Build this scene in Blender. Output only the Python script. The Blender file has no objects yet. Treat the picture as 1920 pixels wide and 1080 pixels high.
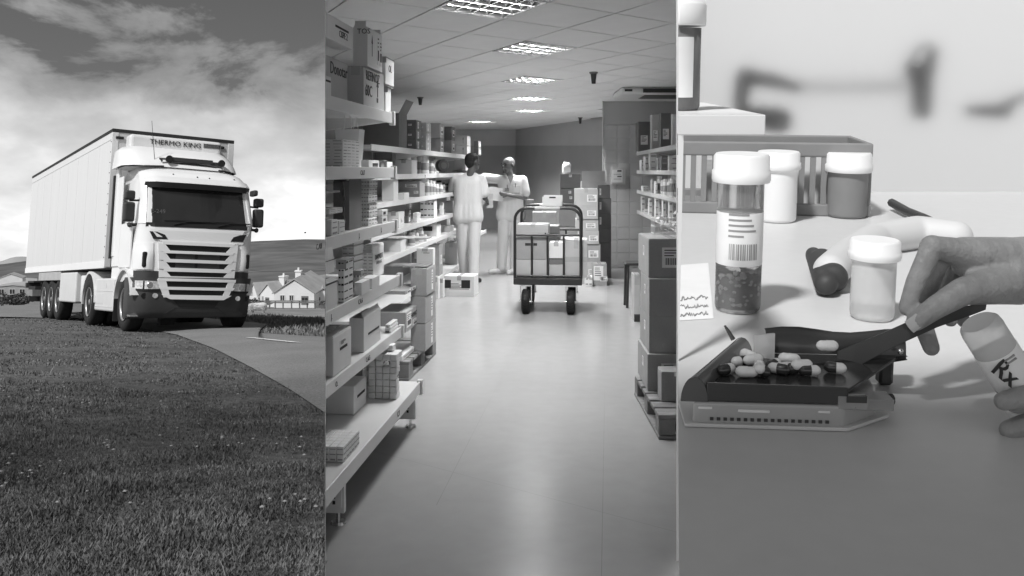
import bpy, bmesh, math, random
import numpy as np
from mathutils import Matrix, Vector, noise
random.seed(7)
C = bpy.context.scene.collection
scene = bpy.context.scene
F = 1700.0; E = 1.55
CAM = Vector((0, 0, E))
# ---------------------------------------------------------------- camera, sky, sun, exposure
cd = bpy.data.cameras.new('camera'); cam = bpy.data.objects.new('camera', cd); C.objects.link(cam)
cam.location = CAM; cam.rotation_euler = (math.radians(90), 0, 0)
cd.sensor_width = 36; cd.lens = 36 * F / 1920; cd.shift_y = -(540 - 320) / 1920
cd.clip_start = .05; cd.clip_end = 6000
scene.camera = cam
SKX, SKY = 9.4, 8.1
SUN = Vector((-.37, -.53, .80)).normalized()
UP_L = Vector((.0065, .1294, .9916)).normalized()       # the hillside road falls away from the building
w = bpy.data.worlds.new('World'); scene.world = w; w.use_nodes = True
NT = w.node_tree; NT.nodes.clear()
def N(t, nt=None, **k):
    n = (nt or NT).nodes.new(t)
    for a, b in k.items(): setattr(n, a, b)
    return n
def L(a, b, nt=None): (nt or NT).links.new(a, b)
def mth(op, a, b=None, nt=None, clamp=False):
    n = N('ShaderNodeMath', nt, operation=op, use_clamp=clamp)
    for i, x in enumerate((a, b)):
        if x is None: continue
        if isinstance(x, (int, float)): n.inputs[i].default_value = x
        else: L(x, n.inputs[i], nt)
    return n.outputs[0]
def ramp(x, pts, nt=None):
    r = N('ShaderNodeValToRGB', nt); L(x, r.inputs[0], nt)
    el = r.color_ramp.elements
    while len(el) < len(pts): el.new(.5)
    for e_, (p, v) in zip(el, pts): e_.position = p; e_.color = (v, v, v, 1)
    return r.outputs[0]
tc = N('ShaderNodeTexCoord'); mp = N('ShaderNodeMapping'); mp.vector_type = 'POINT'
mp.inputs['Rotation'].default_value = (math.radians(7.44), 0, 0)
L(tc.outputs['Generated'], mp.inputs[0])
sky = N('ShaderNodeTexSky', sky_type='NISHITA', sun_disc=False)
sky.sun_elevation = math.asin(SUN.z); sky.sun_rotation = math.atan2(SUN.x, SUN.y)
sky.dust_density = 1.5
L(mp.outputs[0], sky.inputs[0])
bw = N('ShaderNodeRGBToBW'); L(sky.outputs[0], bw.inputs[0])
sx = N('ShaderNodeSeparateXYZ'); L(mp.outputs[0], sx.inputs[0])
el = mth('MAXIMUM', sx.outputs[2], 0.0)
den = mth('ADD', el, .42)
cx_ = mth('DIVIDE', sx.outputs[0], den); cy_ = mth('DIVIDE', sx.outputs[1], den)
cv = N('ShaderNodeCombineXYZ'); L(cx_, cv.inputs[0]); L(cy_, cv.inputs[1])
n1 = N('ShaderNodeTexNoise'); n1.inputs['Scale'].default_value = 3.6; n1.inputs['Detail'].default_value = 12; n1.inputs['Roughness'].default_value = .60; n1.inputs['Distortion'].default_value = .5
off = N('ShaderNodeVectorMath', operation='ADD'); off.inputs[1].default_value = (SKX, SKY, .4); L(cv.outputs[0], off.inputs[0]); L(off.outputs[0], n1.inputs['Vector'])
n2 = N('ShaderNodeTexNoise'); n2.inputs['Scale'].default_value = 6.5; n2.inputs['Detail'].default_value = 6; n2.inputs['Roughness'].default_value = .5; L(off.outputs[0], n2.inputs['Vector'])
low = ramp(el, [(0, .75), (.14, .5), (.19, .14), (.25, -.02), (1, .05)])     # the cloud bank thickens towards the horizon
cov = mth('ADD', n1.outputs[0], low)
mask = ramp(cov, [(.49, 0), (.56, .5), (.68, .85), (.9, 1)])
body = ramp(n2.outputs[0], [(.3, 4.0), (.5, 5.2), (.68, 6.8)])
glow = ramp(el, [(0, 1.9), (.10, 1.75), (.15, 1.3), (.20, .85), (1, .85)])
cl = mth('MULTIPLY', body, glow)
base = mth('MULTIPLY', bw.outputs[0], .5)
mx = N('ShaderNodeMix', data_type='FLOAT'); L(mask, mx.inputs[0]); L(base, mx.inputs[2]); L(cl, mx.inputs[3])
bg = N('ShaderNodeBackground'); bg.inputs[1].default_value = .1; L(mx.outputs[0], bg.inputs[0])
wo = N('ShaderNodeOutputWorld'); L(bg.outputs[0], wo.inputs[0])
sd = bpy.data.lights.new('sun', 'SUN'); sd.energy = 3.7; sd.angle = math.radians(6.0); sd.color = (1, 1, 1)
so = bpy.data.objects.new('sun', sd); C.objects.link(so); so.rotation_euler = SUN.to_track_quat('Z', 'Y').to_euler(); so.location = (-8, -10, 14)
vs = scene.view_settings; vs.view_transform = 'Standard'; vs.look = 'None'; vs.exposure = 0; vs.gamma = 1; vs.use_curve_mapping = False
# ---------------------------------------------------------------- materials (a black and white photograph: greys only)
MATS = {}
def mat(name, v, rough=.6, amt=.08, scale=6, bump=0, bscale=60, metal=0, trans=0, ior=1.45, emit=0, spec=.5, coat=0, stretch=None, amt2=0, scale2=60, alpha=1, sub=0):
    if name in MATS: return MATS[name]
    m = bpy.data.materials.new(name); m.use_nodes = True; nt = m.node_tree
    b = nt.nodes['Principled BSDF']
    b.inputs['Roughness'].default_value = rough; b.inputs['Metallic'].default_value = metal
    b.inputs['IOR'].default_value = ior; b.inputs['Transmission Weight'].default_value = trans
    b.inputs['Specular IOR Level'].default_value = spec; b.inputs['Coat Weight'].default_value = coat
    b.inputs['Base Color'].default_value = (v, v, v, 1)
    t = N('ShaderNodeTexCoord', nt); vec = t.outputs['Object']
    if stretch:
        k = N('ShaderNodeMapping', nt); k.inputs['Scale'].default_value = stretch; L(vec, k.inputs[0], nt); vec = k.outputs[0]
    if amt:
        n = N('ShaderNodeTexNoise', nt); n.inputs['Scale'].default_value = scale; n.inputs['Detail'].default_value = 5; L(vec, n.inputs['Vector'], nt)
        c = ramp(n.outputs[0], [(.3, v * (1 - amt)), (.7, min(v * (1 + amt), .95))], nt)
        if amt2:
            q = N('ShaderNodeTexNoise', nt); q.inputs['Scale'].default_value = scale2; q.inputs['Detail'].default_value = 3; L(vec, q.inputs['Vector'], nt)
            r2 = ramp(q.outputs[0], [(.32, 1 - amt2), (.68, 1 + amt2)], nt)
            z = N('ShaderNodeMix', nt, data_type='RGBA', blend_type='MULTIPLY'); z.inputs[0].default_value = 1
            L(c, z.inputs[6], nt); L(r2, z.inputs[7], nt); c = z.outputs[2]
        L(c, b.inputs['Base Color'], nt)
    if bump:
        n = N('ShaderNodeTexNoise', nt); n.inputs['Scale'].default_value = bscale; n.inputs['Detail'].default_value = 6; L(vec, n.inputs['Vector'], nt)
        u = N('ShaderNodeBump', nt); u.inputs['Strength'].default_value = bump; u.inputs['Distance'].default_value = .01
        L(n.outputs[0], u.inputs['Height'], nt); L(u.outputs[0], b.inputs['Normal'], nt)
    if emit:
        b.inputs['Emission Color'].default_value = (1, 1, 1, 1); b.inputs['Emission Strength'].default_value = emit
    if sub:
        b.inputs['Subsurface Weight'].default_value = sub; b.inputs['Subsurface Radius'].default_value = (.004, .004, .004); b.inputs['Subsurface Scale'].default_value = 1
    MATS[name] = m
    return m
# ---------------------------------------------------------------- mesh helpers
class MB:
    def __init__(s): s.v = []; s.f = []; s.mi = []; s.sm = []
    def add(s, vs_, fs, mi=0, sm=False, M=None):
        o = len(s.v)
        s.v += [tuple(M @ Vector(p)) if M else tuple(p) for p in vs_]
        for f in fs: s.f.append([o + i for i in f]); s.mi.append(mi); s.sm.append(sm)
        return s
    def box(s, a, b, mi=0, M=None):
        (x0, y0, z0), (x1, y1, z1) = a, b
        return s.add([(x0, y0, z0), (x1, y0, z0), (x1, y1, z0), (x0, y1, z0), (x0, y0, z1), (x1, y0, z1), (x1, y1, z1), (x0, y1, z1)],
                     [(3, 2, 1, 0), (4, 5, 6, 7), (0, 1, 5, 4), (1, 2, 6, 5), (2, 3, 7, 6), (3, 0, 4, 7)], mi, False, M)
    def prism(s, poly, ax, a, b, mi=0, M=None, sm=False):
        n = len(poly)
        def p(q, t): r = list(q); r.insert(ax, t); return tuple(r)
        return s.add([p(q, a) for q in poly] + [p(q, b) for q in poly],
                     [list(range(n))[::-1], list(range(n, 2 * n))] + [(i, (i + 1) % n, n + (i + 1) % n, n + i) for i in range(n)], mi, sm, M)
    def cyl(s, p0, p1, r0, r1=None, n=16, mi=0, sm=True, cap=True):
        r1 = r0 if r1 is None else r1
        p0, p1 = Vector(p0), Vector(p1); q = (p1 - p0).to_track_quat('Z', 'Y')
        vs_ = []
        for p, r in ((p0, r0), (p1, r1)):
            for i in range(n):
                t = 2 * math.pi * i / n; vs_.append(p + q @ Vector((r * math.cos(t), r * math.sin(t), 0)))
        s.add(vs_, [(i, (i + 1) % n, n + (i + 1) % n, n + i) for i in range(n)], mi, sm)
        if cap: s.add(vs_, [list(range(n))[::-1], list(range(n, 2 * n))], mi)
        return s
    def lathe(s, prof, n=24, mi=0, M=None, sm=True):           # profile of (radius, height)
        vs_ = [(r * math.cos(2 * math.pi * i / n), r * math.sin(2 * math.pi * i / n), z) for r, z in prof for i in range(n)]
        k = len(prof)
        fs = [(j * n + i, j * n + (i + 1) % n, (j + 1) * n + (i + 1) % n, (j + 1) * n + i) for j in range(k - 1) for i in range(n)]
        s.add(vs_, fs, mi, sm, M)
        s.add(vs_, [list(range(n))[::-1], list(range((k - 1) * n, k * n))], mi, False, M)
        return s
    def tube(s, path, r, n=8, mi=0, closed=False):
        P = [Vector(p) for p in path]; m = len(P); vs_ = []
        up = None
        for i, p in enumerate(P):
            d = (P[min(i + 1, m - 1)] - P[max(i - 1, 0)]).normalized()
            if up is None: up = d.orthogonal().normalized()
            up = (up - d * up.dot(d)).normalized(); sd_ = d.cross(up)
            rr = r[i] if isinstance(r, (list, tuple)) else r
            for j in range(n):
                t = 2 * math.pi * j / n; vs_.append(p + up * rr * math.cos(t) + sd_ * rr * math.sin(t))
        fs = [(i * n + j, i * n + (j + 1) % n, (i + 1) * n + (j + 1) % n, (i + 1) * n + j) for i in range(m - 1) for j in range(n)]
        s.add(vs_, fs, mi, True); s.add(vs_, [list(range(n))[::-1], list(range((m - 1) * n, m * n))], mi)
        return s
    def grid(s, P, mi=0, sm=True):                              # P[i][j] points
        a, b = len(P), len(P[0])
        return s.add([p for r in P for p in r], [(i * b + j, i * b + j + 1, (i + 1) * b + j + 1, (i + 1) * b + j) for i in range(a - 1) for j in range(b - 1)], mi, sm)
    def slab(s, P, Q, mi=0, sm=True):                           # closed sheet between two point grids
        a, b = len(P), len(P[0]); o = a * b
        vs_ = [p for r in P for p in r] + [p for r in Q for p in r]
        fs = []
        for i in range(a - 1):
            for j in range(b - 1):
                k = i * b + j
                fs.append((k, k + 1, k + b + 1, k + b)); fs.append((o + k + b, o + k + b + 1, o + k + 1, o + k))
        s.add(vs_, fs, mi, sm)
        e = [(i * b + 0, (i + 1) * b + 0) for i in range(a - 1)] + [((a - 1) * b + j, (a - 1) * b + j + 1) for j in range(b - 1)]
        e += [((i + 1) * b + b - 1, i * b + b - 1) for i in range(a - 1)] + [(j + 1, j) for j in range(b - 1)]
        s.add(vs_, [(x, y, o + y, o + x) for x, y in e], mi, False)
        return s
    def ball(s, c, r, n=12, mi=0):
        c = Vector(c); rx = r if isinstance(r, (tuple, list)) else (r, r, r)
        P = [[c + Vector((rx[0] * math.cos(2 * math.pi * j / n) * math.sin(math.pi * i / (n // 2)), rx[1] * math.sin(2 * math.pi * j / n) * math.sin(math.pi * i / (n // 2)), rx[2] * math.cos(math.pi * i / (n // 2)))) for j in range(n + 1)] for i in range(n // 2 + 1)]
        return s.grid(P[::-1], mi)
def obj(name, mb, mats, parent=None, M=None, bev=0, seg=1, cut=None, kind=None):
    me = bpy.data.meshes.new(name)
    if isinstance(mb, MB):
        me.from_pydata([tuple(p) for p in mb.v], [], mb.f)
        me.polygons.foreach_set('material_index', mb.mi); me.polygons.foreach_set('use_smooth', mb.sm)
    else: mb.to_mesh(me)
    for m in (mats if isinstance(mats, (list, tuple)) else [mats]): me.materials.append(m)
    if bev or cut:
        b = bmesh.new(); b.from_mesh(me)
        bmesh.ops.remove_doubles(b, verts=b.verts, dist=1e-5)
        if bev:
            es = [e for e in b.edges if len(e.link_faces) == 2 and e.calc_face_angle(0) > .6]
            bmesh.ops.bevel(b, geom=es, offset=bev, segments=seg, affect='EDGES', profile=.5, clamp_overlap=True)
        for co, no in (cut or []):                               # keep the side the normal points away from
            g = b.verts[:] + b.edges[:] + b.faces[:]
            r = bmesh.ops.bisect_plane(b, geom=g, plane_co=co, plane_no=no, clear_outer=True)
            ed = [e for e in r['geom_cut'] if isinstance(e, bmesh.types.BMEdge)]
            if ed: bmesh.ops.holes_fill(b, edges=ed, sides=0)
        b.to_mesh(me); b.free()
    me.update()
    o = bpy.data.objects.new(name, me); C.objects.link(o)
    if M is not None: o.matrix_world = M
    if parent is not None: o.parent = parent
    if kind: o['kind'] = kind
    return o
def tag(o, label=None, cat=None, group=None, kind=None):
    if label: o['label'] = label
    if cat: o['category'] = cat
    if group: o['group'] = group
    if kind: o['kind'] = kind
    return o
def thing(name, label, cat, M=None, group=None):
    o = bpy.data.objects.new(name, None); C.objects.link(o); o.empty_display_size = .1
    if M is not None: o.matrix_world = M
    return tag(o, label, cat, group)
def copy_tree(o, M=None, label=None, parent=None):
    c = o.copy(); C.objects.link(c)
    if parent is not None: c.parent = parent
    if M is not None: c.matrix_world = M
    if label: c['label'] = label
    for ch in o.children: copy_tree(ch, None, None, c)
    return c
def text(name, body, size, M, m, parent=None, sx_=1, ext=.0006, align='CENTER', bold=0):
    cu = bpy.data.curves.new(name, 'FONT'); cu.body = body; cu.size = size; cu.extrude = ext; cu.offset = bold; cu.align_x = align; cu.align_y = 'CENTER'
    cu.resolution_u = 2; cu.space_character = 1.0; cu.materials.append(m)
    q = bpy.data.objects.new(name, cu); me = bpy.data.meshes.new_from_object(q); bpy.data.objects.remove(q)
    if not me.materials: me.materials.append(m)
    o = bpy.data.objects.new(name, me); C.objects.link(o)
    o.matrix_world = M @ Matrix.Diagonal((sx_, 1, 1, 1))
    if parent is not None: o.parent = parent
    return o
def organic(name, caps, m, voxel, smooth=6, parent=None, M=None, n=14, subd=False, fac=.5):
    """one continuous skin over tapered limbs"""
    mb = MB()
    for p0, p1, r0, r1 in caps:
        mb.ball(p0, r0, n); mb.ball(p1, r1, n); mb.cyl(p0, p1, r0 if not isinstance(r0, tuple) else min(r0), r1 if not isinstance(r1, tuple) else min(r1), n)
    o = obj(name, mb, m, parent, M)
    r = o.modifiers.new('skin', 'REMESH'); r.mode = 'VOXEL'; r.voxel_size = voxel; r.use_smooth_shade = True
    s = o.modifiers.new('soft', 'SMOOTH'); s.iterations = smooth; s.factor = fac
    return o
def Tr(x, y, z): return Matrix.Translation((x, y, z))
def Rz(a): return Matrix.Rotation(a, 4, 'Z')
def Rx(a): return Matrix.Rotation(a, 4, 'X')
def Ry(a): return Matrix.Rotation(a, 4, 'Y')
def basis(x, y, z, o): return Matrix(((x[0], y[0], z[0], o[0]), (x[1], y[1], z[1], o[1]), (x[2], y[2], z[2], o[2]), (0, 0, 0, 1)))
def ray(px, py): return Vector(((px - 960) / F, 1, (320 - py) / F))
def at(px, py, Y): return CAM + ray(px, py) * Y
def on(px, py, M, ax, val):                                     # local coordinates where the sight line meets a local plane
    I = M.inverted(); o = I @ CAM; d = I.to_3x3() @ ray(px, py)
    return o + d * ((val - o[ax]) / d[ax])
# ================================================================ LEFT: hillside road, lorry, cottages
m_ground = mat('turf', .085, .95, .35, 1.3, .5, 30, amt2=.35, scale2=14)
m_field = mat('meadow', .19, .95, .28, .12, 0, amt2=.3, scale2=1.2)
m_road = mat('weathered_asphalt', .20, .9, .10, 1.2, .7, 90, amt2=.28, scale2=55)
m_line = mat('road_paint', .68, .7, .15, 12)
m_blade = mat('grass_blades', .16, .8, .45, 3.0, amt2=.4, scale2=40)
m_dry = mat('dry_grass', .22, .8, .4, 20)
m_petal = mat('daisy_petals', .34, .7, .1, 30)
m_hill = mat('moorland', .10, 1, .30, .012, 0, amt2=.22, scale2=.06, stretch=(1, 1, 3))
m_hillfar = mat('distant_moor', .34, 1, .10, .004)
m_pale = mat('pale_pasture', .36, 1, .12, .02)
WR = -.2057                                                   # the partition between road and storeroom runs along x = WR*y
def sstep(a, b, x): t = min(max((x - a) / (b - a), 0), 1); return t * t * (3 - 2 * t)
ROADL = [(-200, 590), (60, 596), (150, 598), (235, 611), (330, 628), (400, 654), (470, 690), (540, 730), (611, 778), (690, 850)]
R_ = Vector((.8097, .5812, -.0812)); B_ = Vector((-.5868, .8034, -.1010)); U_ = UP_L
B_ = (B_ - U_ * B_.dot(U_)).normalized(); R_ = B_.cross(U_).normalized()
ML = basis(R_, B_, U_, CAM + Vector((-5.9819, 17.3531, -3.0908)))        # lorry frame: x across, y back, z up
def gplane(x, y): return E + (-.859 - .1294 * y - .0065 * x) / .9916
def gz(x, y):
    z = gplane(x, y) - .0145 * y * sstep(20, 62, y)
    z += .05 * noise.noise((x * .35, y * .35, 1)) * sstep(17, 30, y) + .14 * noise.noise((x * .06, y * .06, 5)) * sstep(30, 80, y)
    return z
RL = [on(a, b, ML, 2, 0) for a, b in ROADL]                    # near edge of the road, lorry frame
RLw = [ML @ p for p in RL]
def verge_side(x, y):                                          # >0 on the grassy side (towards the camera)
    best = 1e9; sgn = 1
    for i in range(len(RLw) - 1):
        a, b = RLw[i], RLw[i + 1]; dx, dy = b.x - a.x, b.y - a.y
        t = min(max(((x - a.x) * dx + (y - a.y) * dy) / (dx * dx + dy * dy), 0), 1)
        ex, ey = x - a.x - t * dx, y - a.y - t * dy; d = math.hypot(ex, ey)
        if d < best: best = d; sgn = 1 if dx * ey - dy * ex < 0 else -1
    return best * sgn
def verge_h(x, y, s):
    return (.05 * sstep(.15, 1.5, s) + .03 * noise.noise((x * .8, y * .8, 2)) * sstep(0, .6, s) + .0 * sstep(10, 15, y) * sstep(.1, .8, s)) if s > 0 else 0
ys = [1.2 * (1.075 ** i) for i in range(88)]
def tgrid(xa, xb, n, ylist):
    P = []
    for y in ylist:
        row = []
        for i in range(n):
            x = (xa + (xb - xa) * i / (n - 1)) * y; z = gz(x, y)
            if y < 30: z += verge_h(x, y, verge_side(x, y))
            row.append((x, y, z))
        P.append(row)
    return P
obj('ground', MB().grid(tgrid(-1.3, WR, 46, [y for y in ys if y < 30])), m_ground, kind='structure')
obj('meadow', MB().grid(tgrid(-1.3, .6, 60, [29.2] + [y for y in ys if y > 30])), m_field, kind='structure')
# the road: near edge from the verge, far edge beyond the lorry
far_ = [on(760, 650, ML, 2, 0), on(611, 632.5, ML, 2, 0), on(540, 629, ML, 2, 0), on(478, 625, ML, 2, 0), Vector((2.5, 3, 0)), Vector((2.5, 8, 0)), Vector((2.6, 16, 0)), Vector((2.2, 30, 0))]
near_ = [RL[8], RL[7], RL[6], RL[5], RL[4], RL[3], RL[2], RL[1], RL[0]]
def resample(P, n):
    d = [0]
    for a, b in zip(P, P[1:]): d.append(d[-1] + (b - a).length)
    out = []
    for i in range(n):
        s = d[-1] * i / (n - 1); k = max(j for j in range(len(d) - 1) if d[j] <= s + 1e-9)
        out.append(P[k].lerp(P[k + 1], (s - d[k]) / max(d[k + 1] - d[k], 1e-6)))
    return out
na = resample([RL[9]] + near_, 40); fb = resample(far_, 40)
P = [[ML @ (a.lerp(b, j / 8) + Vector((0, 0, .012 + .05 * (1 - (2 * j / 8 - 1) ** 2)))) for j in range(9)] for a, b in zip(na, fb)]
obj('road', MB().grid(P), m_road, kind='structure', cut=[((0, 0, 0), (1, -WR, 0))])
q = [ML.inverted() @ p for p in ()]
a, b = on(468, 632.5, ML, 2, .07), on(556, 641.5, ML, 2, .07); s_ = Vector((.05, -.07, 0))
obj('road_marking', MB().add([ML @ (a - s_), ML @ (b - s_), ML @ (b + s_), ML @ (a + s_)], [(0, 1, 2, 3)]), m_line, kind='structure')
# grass and flowers on the verge
def grass(name, n, m, ylo, yhi, hmin, hmax, wd, test, xa=-.66, xb=WR - .002, lean=.5):
    rs = random.Random(len(name) + n); V = []; Fc = []
    k = 0
    while k < n:
        y = 1 / rs.uniform(1 / yhi, 1 / ylo); x = rs.uniform(xa, xb) * y
        s = test(x, y)
        if s is None: continue
        k += 1
        z = gz(x, y) + verge_h(x, y, s) - .01
        cl = .55 + .75 * max(0, noise.noise((x * 2.2, y * 2.2, 9)) + .5)
        h = rs.uniform(hmin, hmax) * cl; wq = wd * rs.uniform(.7, 1.5) * max(1, y / 5)
        t = rs.uniform(0, 6.283); dx, dy = math.cos(t) * wq / 2, math.sin(t) * wq / 2
        l = rs.uniform(-lean, lean) * h; l2 = rs.uniform(-lean, lean) * h
        o = len(V)
        V += [(x - dx, y - dy, z), (x + dx, y + dy, z), (x + dx * .8 + l * .4, y + dy * .8 + l2 * .4, z + h * .6), (x - dx * .8 + l * .4, y - dy * .8 + l2 * .4, z + h * .6), (x + l, y + l2, z + h)]
        Fc += [(o, o + 1, o + 2, o + 3), (o + 3, o + 2, o + 4)]
    me = bpy.data.meshes.new(name); me.from_pydata(V, [], Fc); me.materials.append(m)
    g = bpy.data.objects.new(name, me); C.objects.link(g); g['kind'] = 'stuff'; return g
def on_verge(x, y):
    s = verge_side(x, y)
    return s if s > -.05 + .2 * noise.noise((x * 1.5, y * 1.5, 3)) else None
def far_edge(y):
    for a, b in zip(far_, far_[1:]):
        if min(a.y, b.y) <= y <= max(a.y, b.y): return a.x + (b.x - a.x) * (y - a.y) / (b.y - a.y + 1e-9)
    return 99
def far_verge(x, y):
    p = ML.inverted() @ Vector((x, y, gplane(x, y)))
    q = far_edge(p.y)
    return 0.0 if .1 + .5 * noise.noise((x, y, 1)) < p.x - q < 3.2 + 1.5 * noise.noise((x * .7, y * .7, 8)) and y < 40 else None
grass('verge_grass', 120000, m_blade, 2.3, 24, .010, .032, .0065, on_verge)
grass('dry_stems', 500, m_dry, 2.5, 24, .04, .09, .003, on_verge, lean=.7)
grass('roadside_tufts', 5000, mat('field_grass', .20, .8, .35, 4), 13, 30, .03, .11, .008, far_verge)
V = MB(); rs = random.Random(5)
for i in range(200):
    y = 1 / rs.uniform(1 / 19, 1 / 3.2); x = rs.uniform(-.62, WR - .01) * y; s = on_verge(x, y)
    if s is None or noise.noise((x * .7, y * .7, 4)) < -.05: continue
    r = rs.uniform(.006, .012); z = gz(x, y) + verge_h(x, y, s) + rs.uniform(.04, .075)
    V.add([(x, y, z + r * .5)] + [(x + r * math.cos(j * .785) * (1 if j % 2 else .7), y + r * math.sin(j * .785) * (1 if j % 2 else .7), z) for j in range(8)], [(0, 1 + j, 1 + (j + 1) % 8) for j in range(8)])
obj('daisies', V, m_petal, kind='stuff')
# hills
def ridge(name, sil, Yb, Yt, yb, m, dn=1.0):
    P = []
    n = 90
    for k in range(15):
        t = k / 12; row = []
        for i in range(n):
            px = sil[0][0] + (sil[-1][0] - sil[0][0]) * i / (n - 1)
            j = max(q for q in range(len(sil) - 1) if sil[q][0] <= px + 1e-6); (x0, y0), (x1, y1) = sil[j], sil[j + 1]
            py = y0 + (y1 - y0) * (px - x0) / (x1 - x0)
            Y = Yb + (Yt - Yb) * t
            if t <= 1:
                e = t ** .8; yy = yb + (py - yb) * e
                p = at(px, yy, Y); p.z += Yt * .004 * dn * noise.noise((p.x * 9 / Yt, p.y * 9 / Yt, 3)) * math.sin(math.pi * min(t, 1))
            else:
                p = at(px, py, Yt); p = Vector((p.x * (1 + .3 * (t - 1)), Y, p.z - (t - 1) * Yt * .25))
            row.append(p)
        P.append(row)
    obj(name, MB().grid(P), m, kind='structure')
ridge('hill', [(-500, 520), (-200, 505), (0, 496), (58, 488), (200, 470), (330, 460), (440, 455), (480, 452), (520, 450.5), (570, 448.5), (611, 449), (700, 452), (900, 470), (1300, 500)], 330, 820, 562, m_hill)
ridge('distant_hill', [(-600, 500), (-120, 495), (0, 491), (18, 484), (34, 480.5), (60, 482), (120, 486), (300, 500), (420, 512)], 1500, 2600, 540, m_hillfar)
obj('pale_field', MB().grid([[at(x, 546 - 24 * k / 4 + 2 * noise.noise((x * .03, k, 0)), 318 + 22 * k) for x in range(-120, 80, 10)] for k in range(5)]), m_pale, kind='structure')
# ---- cottages
m_wall = mat('limewash', .72, .9, .07, .6)
m_rooft = mat('slate_roof', .34, .8, .15, .8)
m_dark = mat('dark_opening', .03, .3, 0)
m_frame = mat('painted_frame', .6, .6, 0)
m_wood = mat('weathered_wood', .16, .9, .2, 4)
def house(name, label, px, py, Y, w_, d_, eave, rdg, yaw, wins=(), doors=(), chim=(), wm=None, side_wins=()):
    o = at(px, py, Y); t = thing(name, label, 'house', Tr(*o) @ Rz(yaw))
    ov = .25
    obj('wall', MB().prism([(-w_ / 2, -1.5), (w_ / 2, -1.5), (w_ / 2, eave), (0, rdg - .15), (-w_ / 2, eave)], 1, 0, d_), wm or m_wall, t)
    s = (rdg - eave) / (w_ / 2)
    r = MB()
    for g in (-1, 1):
        r.prism([(0, rdg), (g * (w_ / 2 + ov), eave - s * ov), (g * (w_ / 2 + ov), eave - s * ov + .16), (0, rdg + .16)], 1, -.12, d_ + .12)
    rf = obj('roof', r, m_rooft, t)
    for (x, y, h, q) in chim:
        obj('chimney', MB().box((x - q, y - q, eave), (x + q, y + q, rdg + h)).box((x - q - .08, y - q - .08, rdg + h), (x + q + .08, y + q + .08, rdg + h + .15)).cyl((x, y, rdg + h + .15), (x, y, rdg + h + .5), .14, .12, 8), wm or m_wall, rf)
    for (x, z, a, b) in wins:
        f = obj('window', MB().box((x - a / 2 - .08, -.06, z - .08), (x + a / 2 + .08, .02, z)).box((x - a / 2 - .08, -.06, z + b), (x + a / 2 + .08, .02, z + b + .08)).box((x - a / 2 - .08, -.06, z), (x - a / 2, .02, z + b)).box((x + a / 2, -.06, z), (x + a / 2 + .08, .02, z + b)).box((x - .03, -.05, z), (x + .03, .02, z + b)), m_frame, t)
        obj('pane', MB().box((x - a / 2, -.02, z), (x + a / 2, .01, z + b)), m_dark, f)
    for (x, a, b) in doors:
        f = obj('door', MB().box((x - a / 2, -.05, 0), (x + a / 2, .02, b)), m_wood, t)
        obj('door_panel', MB().box((x - a * .4, -.08, .3), (x - .05, -.05, b - .2)).box((x + .05, -.08, .3), (x + a * .4, -.05, b - .2)), m_dark, f)
    return t
K = 110 / F
house('cottage', 'white cottage with its broad gable facing the road and two small windows', 551.5, 571, 110, 75 * K, 9, 22 * K, 46.5 * K, 0, [(-22 * K, 8 * K, 7 * K, 9 * K), (-5 * K, 8 * K, 6.5 * K, 9 * K)], [(20 * K, 13 * K, 16 * K)], [(-8 * K, 4.5, .5, .35)])
house('cottage', 'white cottage wing with a long pale roof between lorry and gable cottage', 502, 571, 116, 40 * K, 11, 20 * K, 40 * K, -.5, [(-13 * K, 6 * K, 3 * K, 9 * K)], [(-1 * K, 10 * K, 14 * K)], [(6 * K, 2.5, .7, .4)])
house('cottage', 'low grey roofed cottage mostly hidden behind the lorry headlight', 476, 570, 126, 46 * K, 10, 18 * K, 44 * K, -.9, [(6 * K, 6 * K, 3 * K, 8 * K)], [], [(3, 3, .6, .4)])
house('cottage', 'small outbuilding with dark door at the right of the gable cottage', 606, 571.5, 113, 34 * K, 7, 19 * K, 31 * K, .25, [], [(-9 * K, 7 * K, 15 * K)])
house('farm_shed', 'low pale building with three dark windows behind the lorry trailer', 24, 553, 190, 8.2, 6, 1.6, 2.0, 0, [(-2.4, .2, 1.1, 1.0), (-.1, .2, 1.1, 1.0), (2.0, .2, 1.1, 1.0)], [], (), mat('grey_render', .3, .9, .1, 1))
house('cottage', 'distant white cottage on the slope above the pale field', 20, 531, 300, 7, 5, 1.6, 3.0, .3)
# fence in front of the cottages
def tz(px, py, Y): return at(px, py, Y)
ft = thing('wire_fence', 'wooden post and rail fence in front of the white cottages', 'fence', Tr(*at(540, 572, 98)))
k = 98 / F
pst = MB().box((-.06, -.06, -1), (.06, .06, 8 * k)); me0 = None
for i, px in enumerate((468, 479, 493, 505, 517, 532, 547, 561, 575, 590, 604)):
    p = obj('post', pst, m_wood, ft, Tr((px - 540) * k, .3 * math.sin(i), -.05 * (i % 3)))
    if me0: p.data = me0
    me0 = p.data
for z in (6.5, 3.6):
    obj('rail', MB().box((-74 * k, -.04, z * k), (66 * k, .04, z * k + .12)), m_wood, ft)
up_ = thing('utility_pole', 'dark utility pole with transformer can among the cottages', 'pole', Tr(*at(585, 571, 135)))
obj('pole', MB().cyl((0, 0, -1), (0, 0, 4.2 + 45 * .02), .09, .07, 8), m_wood, up_)
obj('transformer', MB().cyl((-.35, 0, 3.0), (-.35, 0, 3.6), .17, .17, 10), mat('grey_can', .25, .5, 0), up_)
obj('wire', MB().tube([(-14, -3, 6.0), (-7, -1.4, 5.1), (0, 0, 4.95), (8, 2, 5.2), (14, 3, 5.6)], .025, 5), m_dark, up_)
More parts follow.
